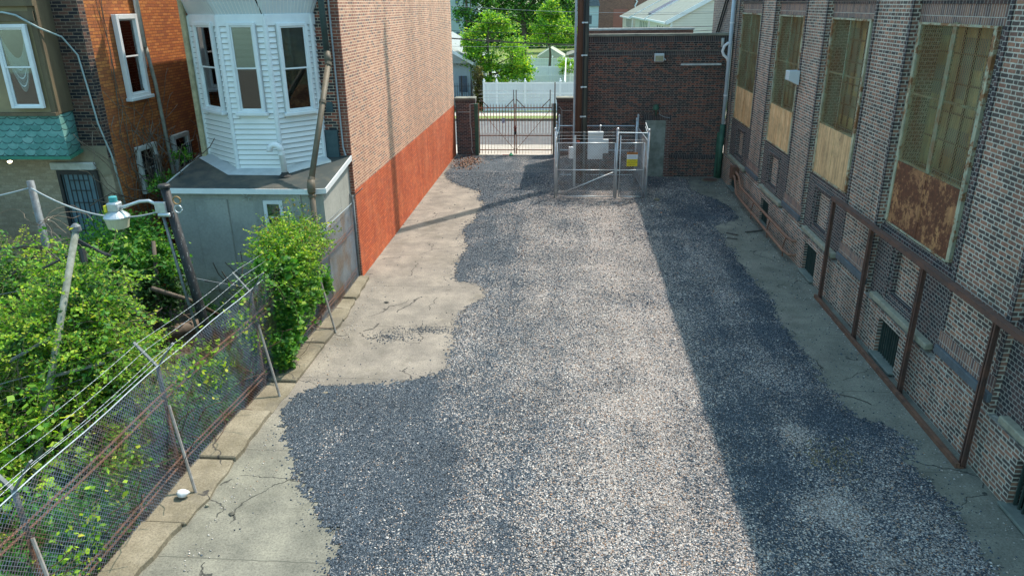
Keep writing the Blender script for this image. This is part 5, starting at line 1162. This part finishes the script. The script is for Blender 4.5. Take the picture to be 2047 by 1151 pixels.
# bare creepers up the orange wall
cw2 = thing('dead_creeper', 'bare brown creeper stems climbing the orange brick wall below the window', 'creeper', (-10.95, 18, 1)); S = []
for k in range(46):
    y = rng.uniform(17.3, 20.6); z = rng.uniform(.5, 3.0); p = np.array([-10.95, y, z]); d = np.array([0, rng.normal(0, .25), 1.0])
    for i in range(14):
        q = p+d/np.linalg.norm(d)*rng.uniform(.12, .3); q[0] = -10.96+rng.uniform(0, .06); S.append((tuple(p), tuple(q))); p = q; d = d+np.array([0, rng.normal(0, .5), rng.normal(0, .15)])
        if p[2] > 5.2+.6*rng.random(): break
for y0_ in (17.55, 17.8, 17.9):
    p = np.array([-10.95, y0_, 1.5])
    for i in range(26): q = p+np.array([0, rng.normal(-.01, .035), .22]); S.append((tuple(p), tuple(q))); p = q
V, F = segs_mesh(S, .010); mkobj('stems', V, F, TWIG, cw2)
# litter and logs in the yard
P = np.stack([rng.uniform(-10.5, -6.2, 5200), rng.uniform(11, 16.6, 5200), rng.uniform(-.36, -.33, 5200)], 1); leaves('leaf_litter', P, .07, simple('dry_leaf', (.14, .10, .065), (.07, .055, .04), 9), None, 'brown leaf litter covering the yard floor behind the fence', 'leaf litter', None, up=2, kind='stuff')
for i, (a, b, r, lab) in enumerate((((-9.4, 13.7, .2), (-8.2, 14.6, .35), .17, 'thick log lying in the shade beside the shed'), ((-8.9, 13.9, .3), (-8.8, 14.3, 2.4), .05, 'dead upright trunk standing in the dark bush'), ((-8.6, 13.6, 1.6), (-7.9, 14.8, .5), .05, 'broken branch leaning in the dark corner by the shed'))):
    tag(MB().tube([a, tuple((np.array(a)+np.array(b))/2+np.array([.05, .03, .04])), b], [r, r*.95, r*.85], 10).build('log', BARK, None, smooth=True), lab, 'log')

# ------------------------------------------------------------------ trees
def tree(label, base, h, crown, mat, leafsz, nleaf, trunk_r=.2, seed=0, n_limb=7, mats=None):
    t = thing('tree', label, 'tree', base); r_ = np.random.default_rng(seed); base = np.array(base, float)
    tr = MB(); tr.tube([base, base+np.array([.1, 0, h*.3]), base+np.array([-.1, .1, h*.62]), base+np.array([.05, 0, h*.9])], [trunk_r, trunk_r*.8, trunk_r*.5, trunk_r*.15], 9)
    tips = []
    for (c, rr) in crown:
        c = base+np.array(c); a = base+np.array([0, 0, h*.35+.25*(c[2]-base[2]-h*.35)]); mid = (a+c)/2+r_.normal(0, .15, 3); tr.tube([a, mid, c], [trunk_r*.4, trunk_r*.25, .03], 6)
        for _ in range(n_limb):
            d = r_.normal(size=3); d /= np.linalg.norm(d); e = c+d*np.array(rr)*.85; tr.tube([c, (c+e)/2+r_.normal(0, .08, 3), e], [.05, .03, .01], 4); tips.append((e, rr))
    tr.build('trunk', BARK, t)
    P = []
    per = nleaf//max(1, len(tips)+len(crown))
    for i, (e, rr) in enumerate(tips):
        n = per; q = e+r_.normal(size=(n, 3))*np.array(rr)*np.array([.24, .24, .17]); P.append(q)
    for i, (c, rr) in enumerate(crown): P.append(blob(base+np.array(c), rr, per, .6, .42, seed+i))
    P = np.concatenate(P); k = int(len(P)*.6)
    idx_ = r_.permutation(len(P)); P = P[idx_]
    leaves('crown', P[:k], leafsz, mat, t); leaves('crown', P[k:], leafsz*.9, (mats or LEAF), t); return t
tree('bright green feathery tree standing over the white vinyl fence', (-5.9, 55.5, 0), 6.6, [((.2, .5, 4.6), (1.9, 1.6, 1.3)), ((-.7, 0, 3.4), (1.5, 1.4, 1.0)), ((1.5, 0, 3.4), (1.7, 1.4, 1.0)), ((.6, -.4, 2.4), (1.6, 1.2, .7)), ((2.1, -.3, 2.3), (1.1, 1.0, .6)), ((.1, .3, 5.7), (1.1, 1.0, .8)), ((-1.4, .3, 4.3), (.9, 1.0, .8))], LEAF_Y, .19, 15000, .16, 3, mats=LEAF)
tree('pale green loose tree behind the gardens left of the utility pole', (-2.2, 80, 0), 7, [((.6, 0, 5.2), (1.9, 1.6, 1.3)), ((-.3, 0, 4.0), (1.9, 1.6, 1.1)), ((1.7, 0, 4.0), (1.6, 1.5, 1.2)), ((.2, 0, 6.4), (1.2, 1, 1.0))], LEAF_Y, .24, 8000, .15, 5, mats=LEAF)
tree('broad dark green tree filling the back beyond the gardens', (-6, 98, 0), 12, [((-3, 0, 6.5), (3.8, 3, 3)), ((1.5, 0, 7.0), (4.2, 3, 3)), ((4.5, 2, 6.5), (3.0, 3, 3)), ((-1, 0, 10), (4.5, 3, 3)), ((4, 0, 10), (3.5, 3, 2.5))], LEAF, .38, 15000, .4, 8, 9, mats=LEAF_D)
tree('tall dark tree left of the broad one beside the pale tower block', (-12.4, 93, 0), 11, [((1, 0, 6.5), (2.2, 2, 2.4)), ((.6, 0, 9), (2.2, 2, 2)), ((1.5, 0, 4.5), (1.6, 1.6, 1.2))], LEAF, .34, 6500, .3, 12, mats=LEAF_D)
tree('light green tree beyond the shed roofs near the utility pole', (1, 120, 0), 9, [((0, 0, 3.6), (4, 3, 2.2)), ((-4, 0, 3.4), (3.5, 3, 2)), ((3, 0, 7), (3, 3, 2.5)), ((-1, 0, 8.5), (2.5, 2, 2))], LEAF_Y, .42, 8000, .3, 14, mats=LEAF_Y)
sh = thing('shrub', 'round green shrub behind the stepped white fence panel', 'shrub', (.2, 66.5, 0)); leaves('foliage', np.concatenate([blob((-.2, 66.5, 1.8), (1.1, .8, .75), 2600, .5, .3, 4), blob((.7, 66.5, 1.6), (.8, .7, .6), 1200, .5, .3, 5)]), .16, LEAF_Y, sh); V, F = twigs([(0, 66.5, 0)], 1.5, 14, .02, droop=-.2, spread=.5); mkobj('stems', V, F, BARK, sh)
iv = thing('ivy_column', 'browning ivy covered stump between the grey house and the white fence', 'ivy', (-6.6, 53.6, 0)); leaves('foliage', np.concatenate([blob((-6.5, 53.6, z), (.42, .4, .6), 900, .5, .25, int(z*3)) for z in (.5, 1.2, 1.9, 2.5)]), .13, m_leaf('brown_ivy', [(0, (.10, .08, .04)), (.5, (.20, .17, .07)), (1, (.28, .27, .08))]), iv); MB().tube([(-6.5, 53.6, 0), (-6.5, 53.6, 2.6)], .14, 8).build('trunk', BARK, iv)
# weeds near gate on gravel
P = np.concatenate([np.stack([rng.normal(-4.75, .35, 500), rng.normal(34.2, .7, 500), rng.uniform(.02, .18, 500)], 1)]); dwd = thing('dry_weeds', 'reddish dry weeds on the gravel near the left gate pillar', 'weeds', (-4.75, 34.2, 0)); leaves('foliage', P, .09, simple('dry_red_weed', (.26, .11, .07), (.18, .12, .07), 8), dwd)
P = np.stack([rng.normal(4.35, .25, 260), rng.normal(10.5, .28, 260), rng.uniform(.03, .09, 260)], 1); dwd = thing('dry_grass_tuft', 'straw coloured tuft on the shaded gravel near the factory wall', 'grass tuft', (4.4, 10.5, 0)); dwd['kind'] = 'stuff'; leaves('blades', P, .09, simple('straw', (.30, .24, .11), (.2, .16, .07), 8), dwd, aspect=.15)
# ------------------------------------------------------------------ white vinyl fences
def vfence(label, a, b, h, posts, z0=0, group='white vinyl garden fences'):
    t = thing('vinyl_fence', label, 'fence', ((a[0]+b[0])/2, (a[1]+b[1])/2, z0), group); A = np.array(a, float); B = np.array(b, float); L = np.linalg.norm(B-A); d = (B-A)/L
    m = MB(); n = int(L/.28)+1
    for k in range(n): m.beam((*(A+d*L*k/n+d*.004), z0+.08+(h-.1)/2), (*(A+d*L*(k+1)/n-d*.004), z0+.08+(h-.1)/2), .03, h-.12)
    m.build('panel', VINYL_P, t)
    r = MB()
    for z in (z0+h-.04, z0+h*.62, z0+.08): r.beam((*A, z), (*B, z), .055, .10)
    r.build('rail', VINYL, t)
    for s in posts:
        p = A+d*L*s; o = MB().box(p[0]-.07, p[0]+.07, p[1]-.07, p[1]+.07, z0, z0+h+.08).build('post', VINYL, t)
        MB().lathe([(.09, 0), (.09, .03), (.045, .06), (.06, .12), (.03, .18), (.005, .2)], (p[0], p[1], z0+h+.08), 8).build('post_cap', VINYL, o)
    return t
vfence('white vinyl fence facing the street beyond the gate', (-6.0, 52.6), (8.4, 52.4), 1.95, (0, .062, .20, .37, .54, .72, 1))
vfence('white vinyl side fence running back from the street corner', (-6.05, 52.8), (-6.35, 66), 2.0, (.3, .62, 1))
vfence('white vinyl fence across the back of the first garden', (-6.3, 66), (3.9, 66), 2.0, (.62, .9, 1))
vfence('white vinyl fence of the farthest garden below the shed roofs', (-4.3, 85), (4, 85), 1.45, (0, .28, .42, 1))
t = thing('vinyl_fence', 'short white curved vinyl panel stepping down beside the green shrub', 'fence', (-.3, 62, 0), 'white vinyl garden fences')
MB().prism([(-.40, 53.2), (-.34, 53.2), (-.34, 65.8), (-.40, 65.8)], 0, [2.0, 2.0, 2.7, 2.7]).build('panel', VINYL, t)
# far houses
gh = thing('grey_house', 'small grey sided house with a pale shingle roof left of the bright tree', 'house', (-9, 60, 0))
MB().box(-13, -7.25, 55, 66, 0, 3.15).build('wall', GREYH, gh)
MB().add([(-13.4, 54.6, 3.15), (-6.95, 54.6, 3.1), (-6.95, 66.4, 3.1), (-13.4, 66.4, 3.15), (-10.2, 54.6, 4.9), (-10.2, 66.4, 4.9)], [(0, 1, 4), (1, 2, 5, 4), (3, 0, 4, 5), (2, 3, 5), (0, 3, 2, 1)]).build('roof', ROOFG, gh)
gt_ = MB(); gt_.beam((-6.95, 54.55, 3.08), (-10.2, 54.55, 4.9), .08, .2); gt_.beam((-6.93, 54.6, 3.05), (-6.93, 66.4, 3.05), .10, .14); gt_.build('white_trim', WHITE, gh)
for y in (56.2, 58.5, 61.5, 64): MB().box(-7.25, -7.22, y, y+.9, 1.2, 2.5).build('window', simple('far_glass', (.06, .09, .13), (.1, .13, .17), 3, rough=.3), gh)
MB().box(-8.1, -7.5, 54.97, 55, .2, 2.2).build('door', bpy.data.materials['far_glass'], gh)
fi = thing('iron_fence', 'black iron yard fence in front of the grey house', 'fence', (-7.5, 52.8, 0)); m = MB()
for k in range(16): m.beam((-9.2+k*.16, 52.8, 0), (-9.2+k*.16, 52.8, 1.9), .025)
for z in (.2, 1.7): m.beam((-9.3, 52.8, z), (-6.75, 52.8, z), .03)
m.build('pickets', DARKMET, fi)
for x, h in ((-7.6, 2.4), (-6.9, 2.1)): MB().beam((x, 52.8, 0), (x, 52.8, h), .09).build('post', DARKMET, fi)
hb = thing('vehicle_cover', 'grey covered object parked behind the black iron fence', 'cover', (-7.7, 53.8, 0)); MB().prism([(-8.4, 53.3), (-7.0, 53.3), (-7.0, 54.5), (-8.4, 54.5)], 0, [.9, .8, 1.1, 1.2]).build('cover', simple('grey_tarp', (.30, .33, .33), (.2, .22, .22), 3), hb, bevel=.1)
tb = thing('tower_block', 'pale blue grey block rising behind the tall trees at the far left', 'building', (-15, 110, 0)); m = MB(); m.box(-22, -13.4, 112, 125, 0, 16); m.build('wall', simple('hazy_blue_wall', (.42, .50, .52), (.38, .46, .48), .5), tb); 
for i in range(3):
    for j in range(4): MB().box(-16.6+i*1.1, -16.1+i*1.1, 111.95, 112, 2+j*2.6, 3.4+j*2.6).build('window', bpy.data.materials['far_glass'], tb)
for x0, x1, y0, y1, h, ridge, lab in ((-3.6, -.9, 88, 93, 1.7, 2.35, 'tan gabled shed beyond the farthest white fence'), (-.2, 6, 90, 96, 1.75, 2.5, 'pale roofed garage beside the tan gabled shed')):
    t = thing('garden_shed', lab, 'shed', ((x0+x1)/2, y0, 0)); MB().box(x0, x1, y0, y1, 0, h-.35).build('wall', simple('shed_brown', (.22, .17, .13), (.3, .25, .2), 2), t)
    xm = (x0+x1)/2
    MB().add([(x0-.3, y0-.3, h-.35), (x1+.3, y0-.3, h-.35), (x1+.3, y1+.3, h-.35), (x0-.3, y1+.3, h-.35), (xm, y0-.3, ridge), (xm, y1+.3, ridge)], [(0, 1, 4), (1, 2, 5, 4), (3, 0, 4, 5), (2, 3, 5), (0, 3, 2, 1)]).build('roof', simple('shed_roof', (.42, .46, .36), (.36, .40, .33), 2) if x0 < -1 else ROOFT, t)
# cream terrace seen above the annex
for i, (lx, y0, y1, ev, slope, lab) in enumerate(((7.3, 58, 73, 5.8, .52, 'nearest cream sided terrace house with a grey green roof above the annex'), (7.25, 74, 89, 5.75, .52, 'middle cream terrace house carrying a solar panel'), (6.95, 90, 106, 5.6, .52, 'farthest cream terrace house of the stepped row'))):
    t = thing('terrace_house', lab, 'house', (lx+4, y0, 0), 'cream terrace houses')
    rx = lx+7; rz_ = ev+7*slope
    MB().add([(lx, y0, 0), (lx+14, y0, 0), (lx+14, y0, ev), (rx, y0, rz_), (lx, y0, ev), (lx, y1, 0), (lx+14, y1, 0), (lx+14, y1, ev), (rx, y1, rz_), (lx, y1, ev)], [(0, 1, 2, 3, 4), (9, 8, 7, 6, 5), (0, 4, 9, 5), (1, 6, 7, 2), (0, 5, 6, 1)]).build('wall', CREAM, t)
    lp_ = MB(); z = 4.0
    while z < rz_-.2:
        xl = lx if z < ev else lx+(z-ev)/slope; lp_.box(xl+.05, lx+12, y0-.02, y0, z, z+.02); z += .17
    lp_.build('siding_lines', simple('siding_shadow_line', (.52, .50, .43), (.5, .48, .4), 2), t)
    MB().add([(lx-.35, y0-.15, ev-.15), (rx, y0-.15, rz_+.08), (rx, y1, rz_+.08), (lx-.35, y1, ev-.15), (lx-.35, y0-.15, ev-.27), (rx, y0-.15, rz_-.05), (rx, y1, rz_-.05), (lx-.35, y1, ev-.27)], [(0, 3, 2, 1), (4, 5, 6, 7), (0, 1, 5, 4), (0, 4, 7, 3), (3, 7, 6, 2)]).build('roof', ROOFT, t)
    tr_ = MB(); tr_.beam((lx-.36, y0-.18, ev-.2), (rx, y0-.18, rz_), .10, .28); tr_.beam((lx-.37, y0, ev-.22), (lx-.37, y1, ev-.22), .1, .16); tr_.box(lx-.02, lx+.14, y0-.04, y0-.02, 0, ev-.1); tr_.box(lx+.0-.02, lx-.02+.001, y0, y1, ev-.4, ev-.2); tr_.build('white_trim', WHITE, t)
    wi = MB()
    for k in range(5): wi.box(lx-.025, lx-.005, y0+1.0+k*1.8, y0+1.45+k*1.8, 4.3, 5.25)
    wi.build('side_windows', simple('dark_window', (.08, .10, .11), (.12, .14, .15), 3), t)
    if i == 1:
        a = np.array([lx+.2, y0+.3, ev+.2*slope+.06]); 
        so2 = MB().add([(lx+.3, y0+.6, ev+.3*slope+.14), (lx+4.6, y0+.6, ev+4.6*slope+.14), (lx+4.6, y0+4.2, ev+4.6*slope+.14), (lx+.3, y0+4.2, ev+.3*slope+.14), (lx+.3, y0+.6, ev+.3*slope-.02), (lx+4.6, y0+.6, ev+4.6*slope-.02)], [(0, 3, 2, 1), (0, 1, 5, 4)]).build('solar_panel', simple('solar_glass', (.30, .34, .44), (.22, .26, .36), .8, rough=.15, spec=.8), t)
fb = thing('far_brick_building', 'large faded brick building with a bricked up opening behind the terrace', 'building', (6, 118, 0))
MB().box(3.2, 30, 116, 130, 0, 16).build('wall', B_FAR, fb); MB().box(6.2, 8.3, 115.95, 116, 3, 6.2).build('bricked_opening', simple('red_infill', (.34, .13, .10), (.30, .12, .09), 2), fb)
MB().tube([(9.2, 115.9, 8.5), (9.3, 115.9, 7.6), (9.6, 115.9, 7.2), (9.3, 115.9, 6.6), (9.5, 115.9, 6.3)], .12, 6).build('vent_pipe', WHITE, fb)
bh = thing('pale_blue_house', 'narrow pale blue house end between the utility pole and the brick building', 'house', (2, 100, 0)); MB().box(.6, 3.45, 99, 108, 0, 6.75).build('wall', BLUEHOUSE, bh); MB().add([(.4, 98.7, 6.7), (3.6, 98.7, 6.7), (3.3, 98.9, 7.9), (.9, 98.9, 7.9), (.4, 108, 6.7), (3.6, 108, 6.7), (3.3, 108, 7.9), (.9, 108, 7.9)], [(0, 1, 2, 3), (3, 2, 6, 7), (1, 5, 6, 2), (0, 3, 7, 4), (0, 4, 5, 1)]).build('roof', simple('dark_slate', (.13, .15, .18), (.1, .12, .14), 3), bh); MB().box(2.1, 2.6, 98.95, 99, 4.6, 5.6).build('window', bpy.data.materials['dark_window'], bh)
# garage wall piece at the far back and low hedge as one mass
hd_ = leaves('far_hedge', np.concatenate([blob((x, 135, 3), (6, 3, 4.5), 1500, .3, .2, int(x)) for x in range(-36, 10, 6)]), .8, LEAF, None, 'far mass of trees closing the view behind the gardens', 'trees', None, kind='stuff')
# overhead wires
ow = [(5.37, 5.02, .022, 39), (5.40, 5.06, .012, 39.1), (5.76, 5.55, .012, 39), (6.26, 5.9, .012, 39), (6.75, 6.45, .007, 39), (6.94, 6.58, .008, 39), (5.0, 4.98, .008, 39.3)]
for k, (za, zb, r, y) in enumerate(ow):
    t = MB().tube([(-40, y, za+1.6)]+[(x, y, za+(zb-za)*(x+5.7)/5.9+.004*(x+3)**2) for x in np.linspace(-14, 9, 16)]+[(40, y, zb+1.2)], r, 5)
    tag(t.build('overhead_wire', WIREBLK if k < 5 else WIREGRY), ('thickest black overhead wire above the street', 'thin wire lashed just over the thickest street wire', 'second black overhead wire from the bottom', 'black overhead wire across the middle of the bright tree', 'faint overhead wire near the top of the trees', 'topmost grey overhead wire across the trees', 'faint grey wire lowest of the street wires')[k], 'wire', 'overhead wires above the street')
# ------------------------------------------------------------------ debris on the lot
def plank(nm, a, b, w_, h, mat, lab, cat): tag(MB().beam((*a, h/2+.012), (*b, h/2+.012), w_, h).build(nm, mat, bevel=.004), lab, cat)
plank('wood_scrap', (5.15, 23.3), (5.45, 23.05), .09, .03, OLDWOOD, 'short dark wood scrap on the concrete near the factory pipes, upper one of two', 'wood scrap')
plank('wood_scrap', (5.05, 22.75), (5.35, 22.6), .07, .03, OLDWOOD, 'short dark wood scrap on the concrete near the factory pipes, lower one of two', 'wood scrap')
plank('wood_scrap', (5.75, 23.35), (6.35, 23.6), .06, .04, OLDWOOD, 'longer dark wood strip lying against the foot of the factory wall', 'wood scrap')
plank('wood_scrap', (5.5, 26.7), (5.62, 26.3), .06, .03, OLDWOOD, 'black strip on the concrete in front of the annex corner', 'wood scrap')
def stick(pts, r, lab): tag(MB().tube([(p[0], p[1], r+.006+(p[2] if len(p) > 2 else 0)) for p in pts], r, 6).build('stick', simple('dark_stick', (.05, .045, .04), (.08, .07, .06), 8)), lab, 'stick')
stick([(5.2, 12.72), (5.42, 12.62), (5.62, 12.45), (5.66, 12.36)], .007, 'thin dark stick lying on the concrete beside the steel frame')
stick([(5.24, 13.8), (5.19, 13.95), (5.22, 14.15)], .008, 'short curved stick at the edge of the shaded gravel')
stick([(3.6, 24.4), (4.1, 24.65), (4.5, 24.5), (5.3, 24.75)], .012, 'long dark branch lying on the shaded gravel near the annex')
stick([(2.3, 24.9), (2.7, 25.2), (3.0, 25.1)], .012, 'bent dark branch on the shaded gravel in front of the enclosure')
stick([(2.6, 24.1), (3.1, 24.3), (3.6, 24.3)], .010, 'dark twig lying between the two branches on the shaded gravel')
stick([(-.1, 13.0), (.25, 12.9), (.5, 12.7)], .006, 'pale thin twig in the middle of the sunlit gravel')
tag(MB().lathe([(.02, 0), (.10, .01), (.11, .07), (.05, .12), (.03, .16)], (-2.85, 36.1, .02), 10).build('green_litter', GREENB), 'bright green plastic litter in front of the gate', 'litter')
tag(MB().box(-3.3, -2.95, 36.28, 36.34, .01, .05).build('red_strip', REDP), 'red plastic strip under the left gate leaf', 'litter')
tag(MB().lathe([(.02, 0), (.11, .02), (.10, .08), (.03, .12)], (3.35, 27.45, .0), 9).build('concrete_footing', CURBM), 'small pale concrete footing by the enclosure corner post', 'footing')
def rock(c, s, mat, lab, cat='stone', nm='rock'):
    V = OC*np.array(s)*(1+rng.uniform(-.2, .2, (6, 1)))+np.array([c[0], c[1], s[2]*.7]); o = mkobj(nm, V, OF, mat); b = o.modifiers.new('b', 'BEVEL'); b.width = min(s)*.35; b.segments = 2; tag(o, lab, cat)
rock((-4.62, 12.2), (.12, .07, .04), CURBM, 'pale concrete lump on the dark gravel near the left fence')
rock((-4.45, 12.35), (.05, .04, .03), REDP if False else simple('orange_brick_bit', (.5, .22, .1), (.4, .2, .1), 6), 'orange brick fragment beside the pale concrete lump')
rock((-4.35, 11.9), (.14, .07, .03), CURBM, 'flat pale concrete flake just below the orange brick fragment')
rock((-5.36, 8.75), (.05, .04, .035), SAND, 'small tan stone at the foot of the nearest fence brace')
rock((-4.9, 8.6), (.07, .05, .02), ASPH_ROOF, 'dark asphalt crumb on the cracked concrete near the nearest brace')
rock((-4.55, 16.9), (.09, .05, .03), OLDWOOD, 'dark clod on the sunlit concrete below the red wall')
rock((3.3, 25.6), (.06, .05, .05), simple('orange_bit', (.6, .22, .08), (.5, .2, .1), 6), 'orange brick fragment on the shaded gravel near the enclosure')
rock((3.1, 26.6), (.09, .05, .03), WHITE, 'white flake on the shaded gravel by the enclosure corner')
# cracked asphalt crumbs on the concrete at left
P = []
n = 900; cx_ = np.concatenate([rng.normal(-3.95, .28, n//2), rng.normal(-3.2, .38, n//2)]); cy_ = np.concatenate([rng.normal(14.9, .16, n//2), rng.normal(15.3, .13, n//2)])
s = .005+.013*rng.random(n); Pp = OC[None]*(1+rng.uniform(-.3, .3, (n, 6, 1)))*s[:, None, None]*np.array([1, 1, .6]); V = (Pp+np.stack([cx_, cy_, s*.4], 1)[:, None]).reshape(-1, 3); F = (OF[None]+(np.arange(n)*6)[:, None, None]).reshape(-1, 3)
tag(mkobj('asphalt_crumbs', V, F, ST_D), 'dark crumbs broken out of a crack in the sunlit concrete', 'rubble', kind='stuff')
n = 2600; cx_ = rng.normal(0, .22, n); cy_ = rng.uniform(5.5, 31, n); cx_ = np.where(rng.random(n) < .5, 6.38-np.abs(cx_), -5.2+np.abs(cx_)); ok = (cy_ < 18.4) | (cx_ > 0); cx_, cy_ = cx_[ok], cy_[ok]; n = len(cx_)
s = .005+.014*rng.random(n)**2; Pp = OC[None]*(1+rng.uniform(-.3, .3, (n, 6, 1)))*s[:, None, None]*np.array([1, 1, .6]); V = (Pp+np.stack([cx_, cy_, s*.4], 1)[:, None]).reshape(-1, 3); F = (OF[None]+(np.arange(n)*6)[:, None, None]).reshape(-1, 3)
tag(mkobj('edge_grit', V, F, ST_P), 'pale grit collected along the factory wall and the kerb', 'grit', kind='stuff')
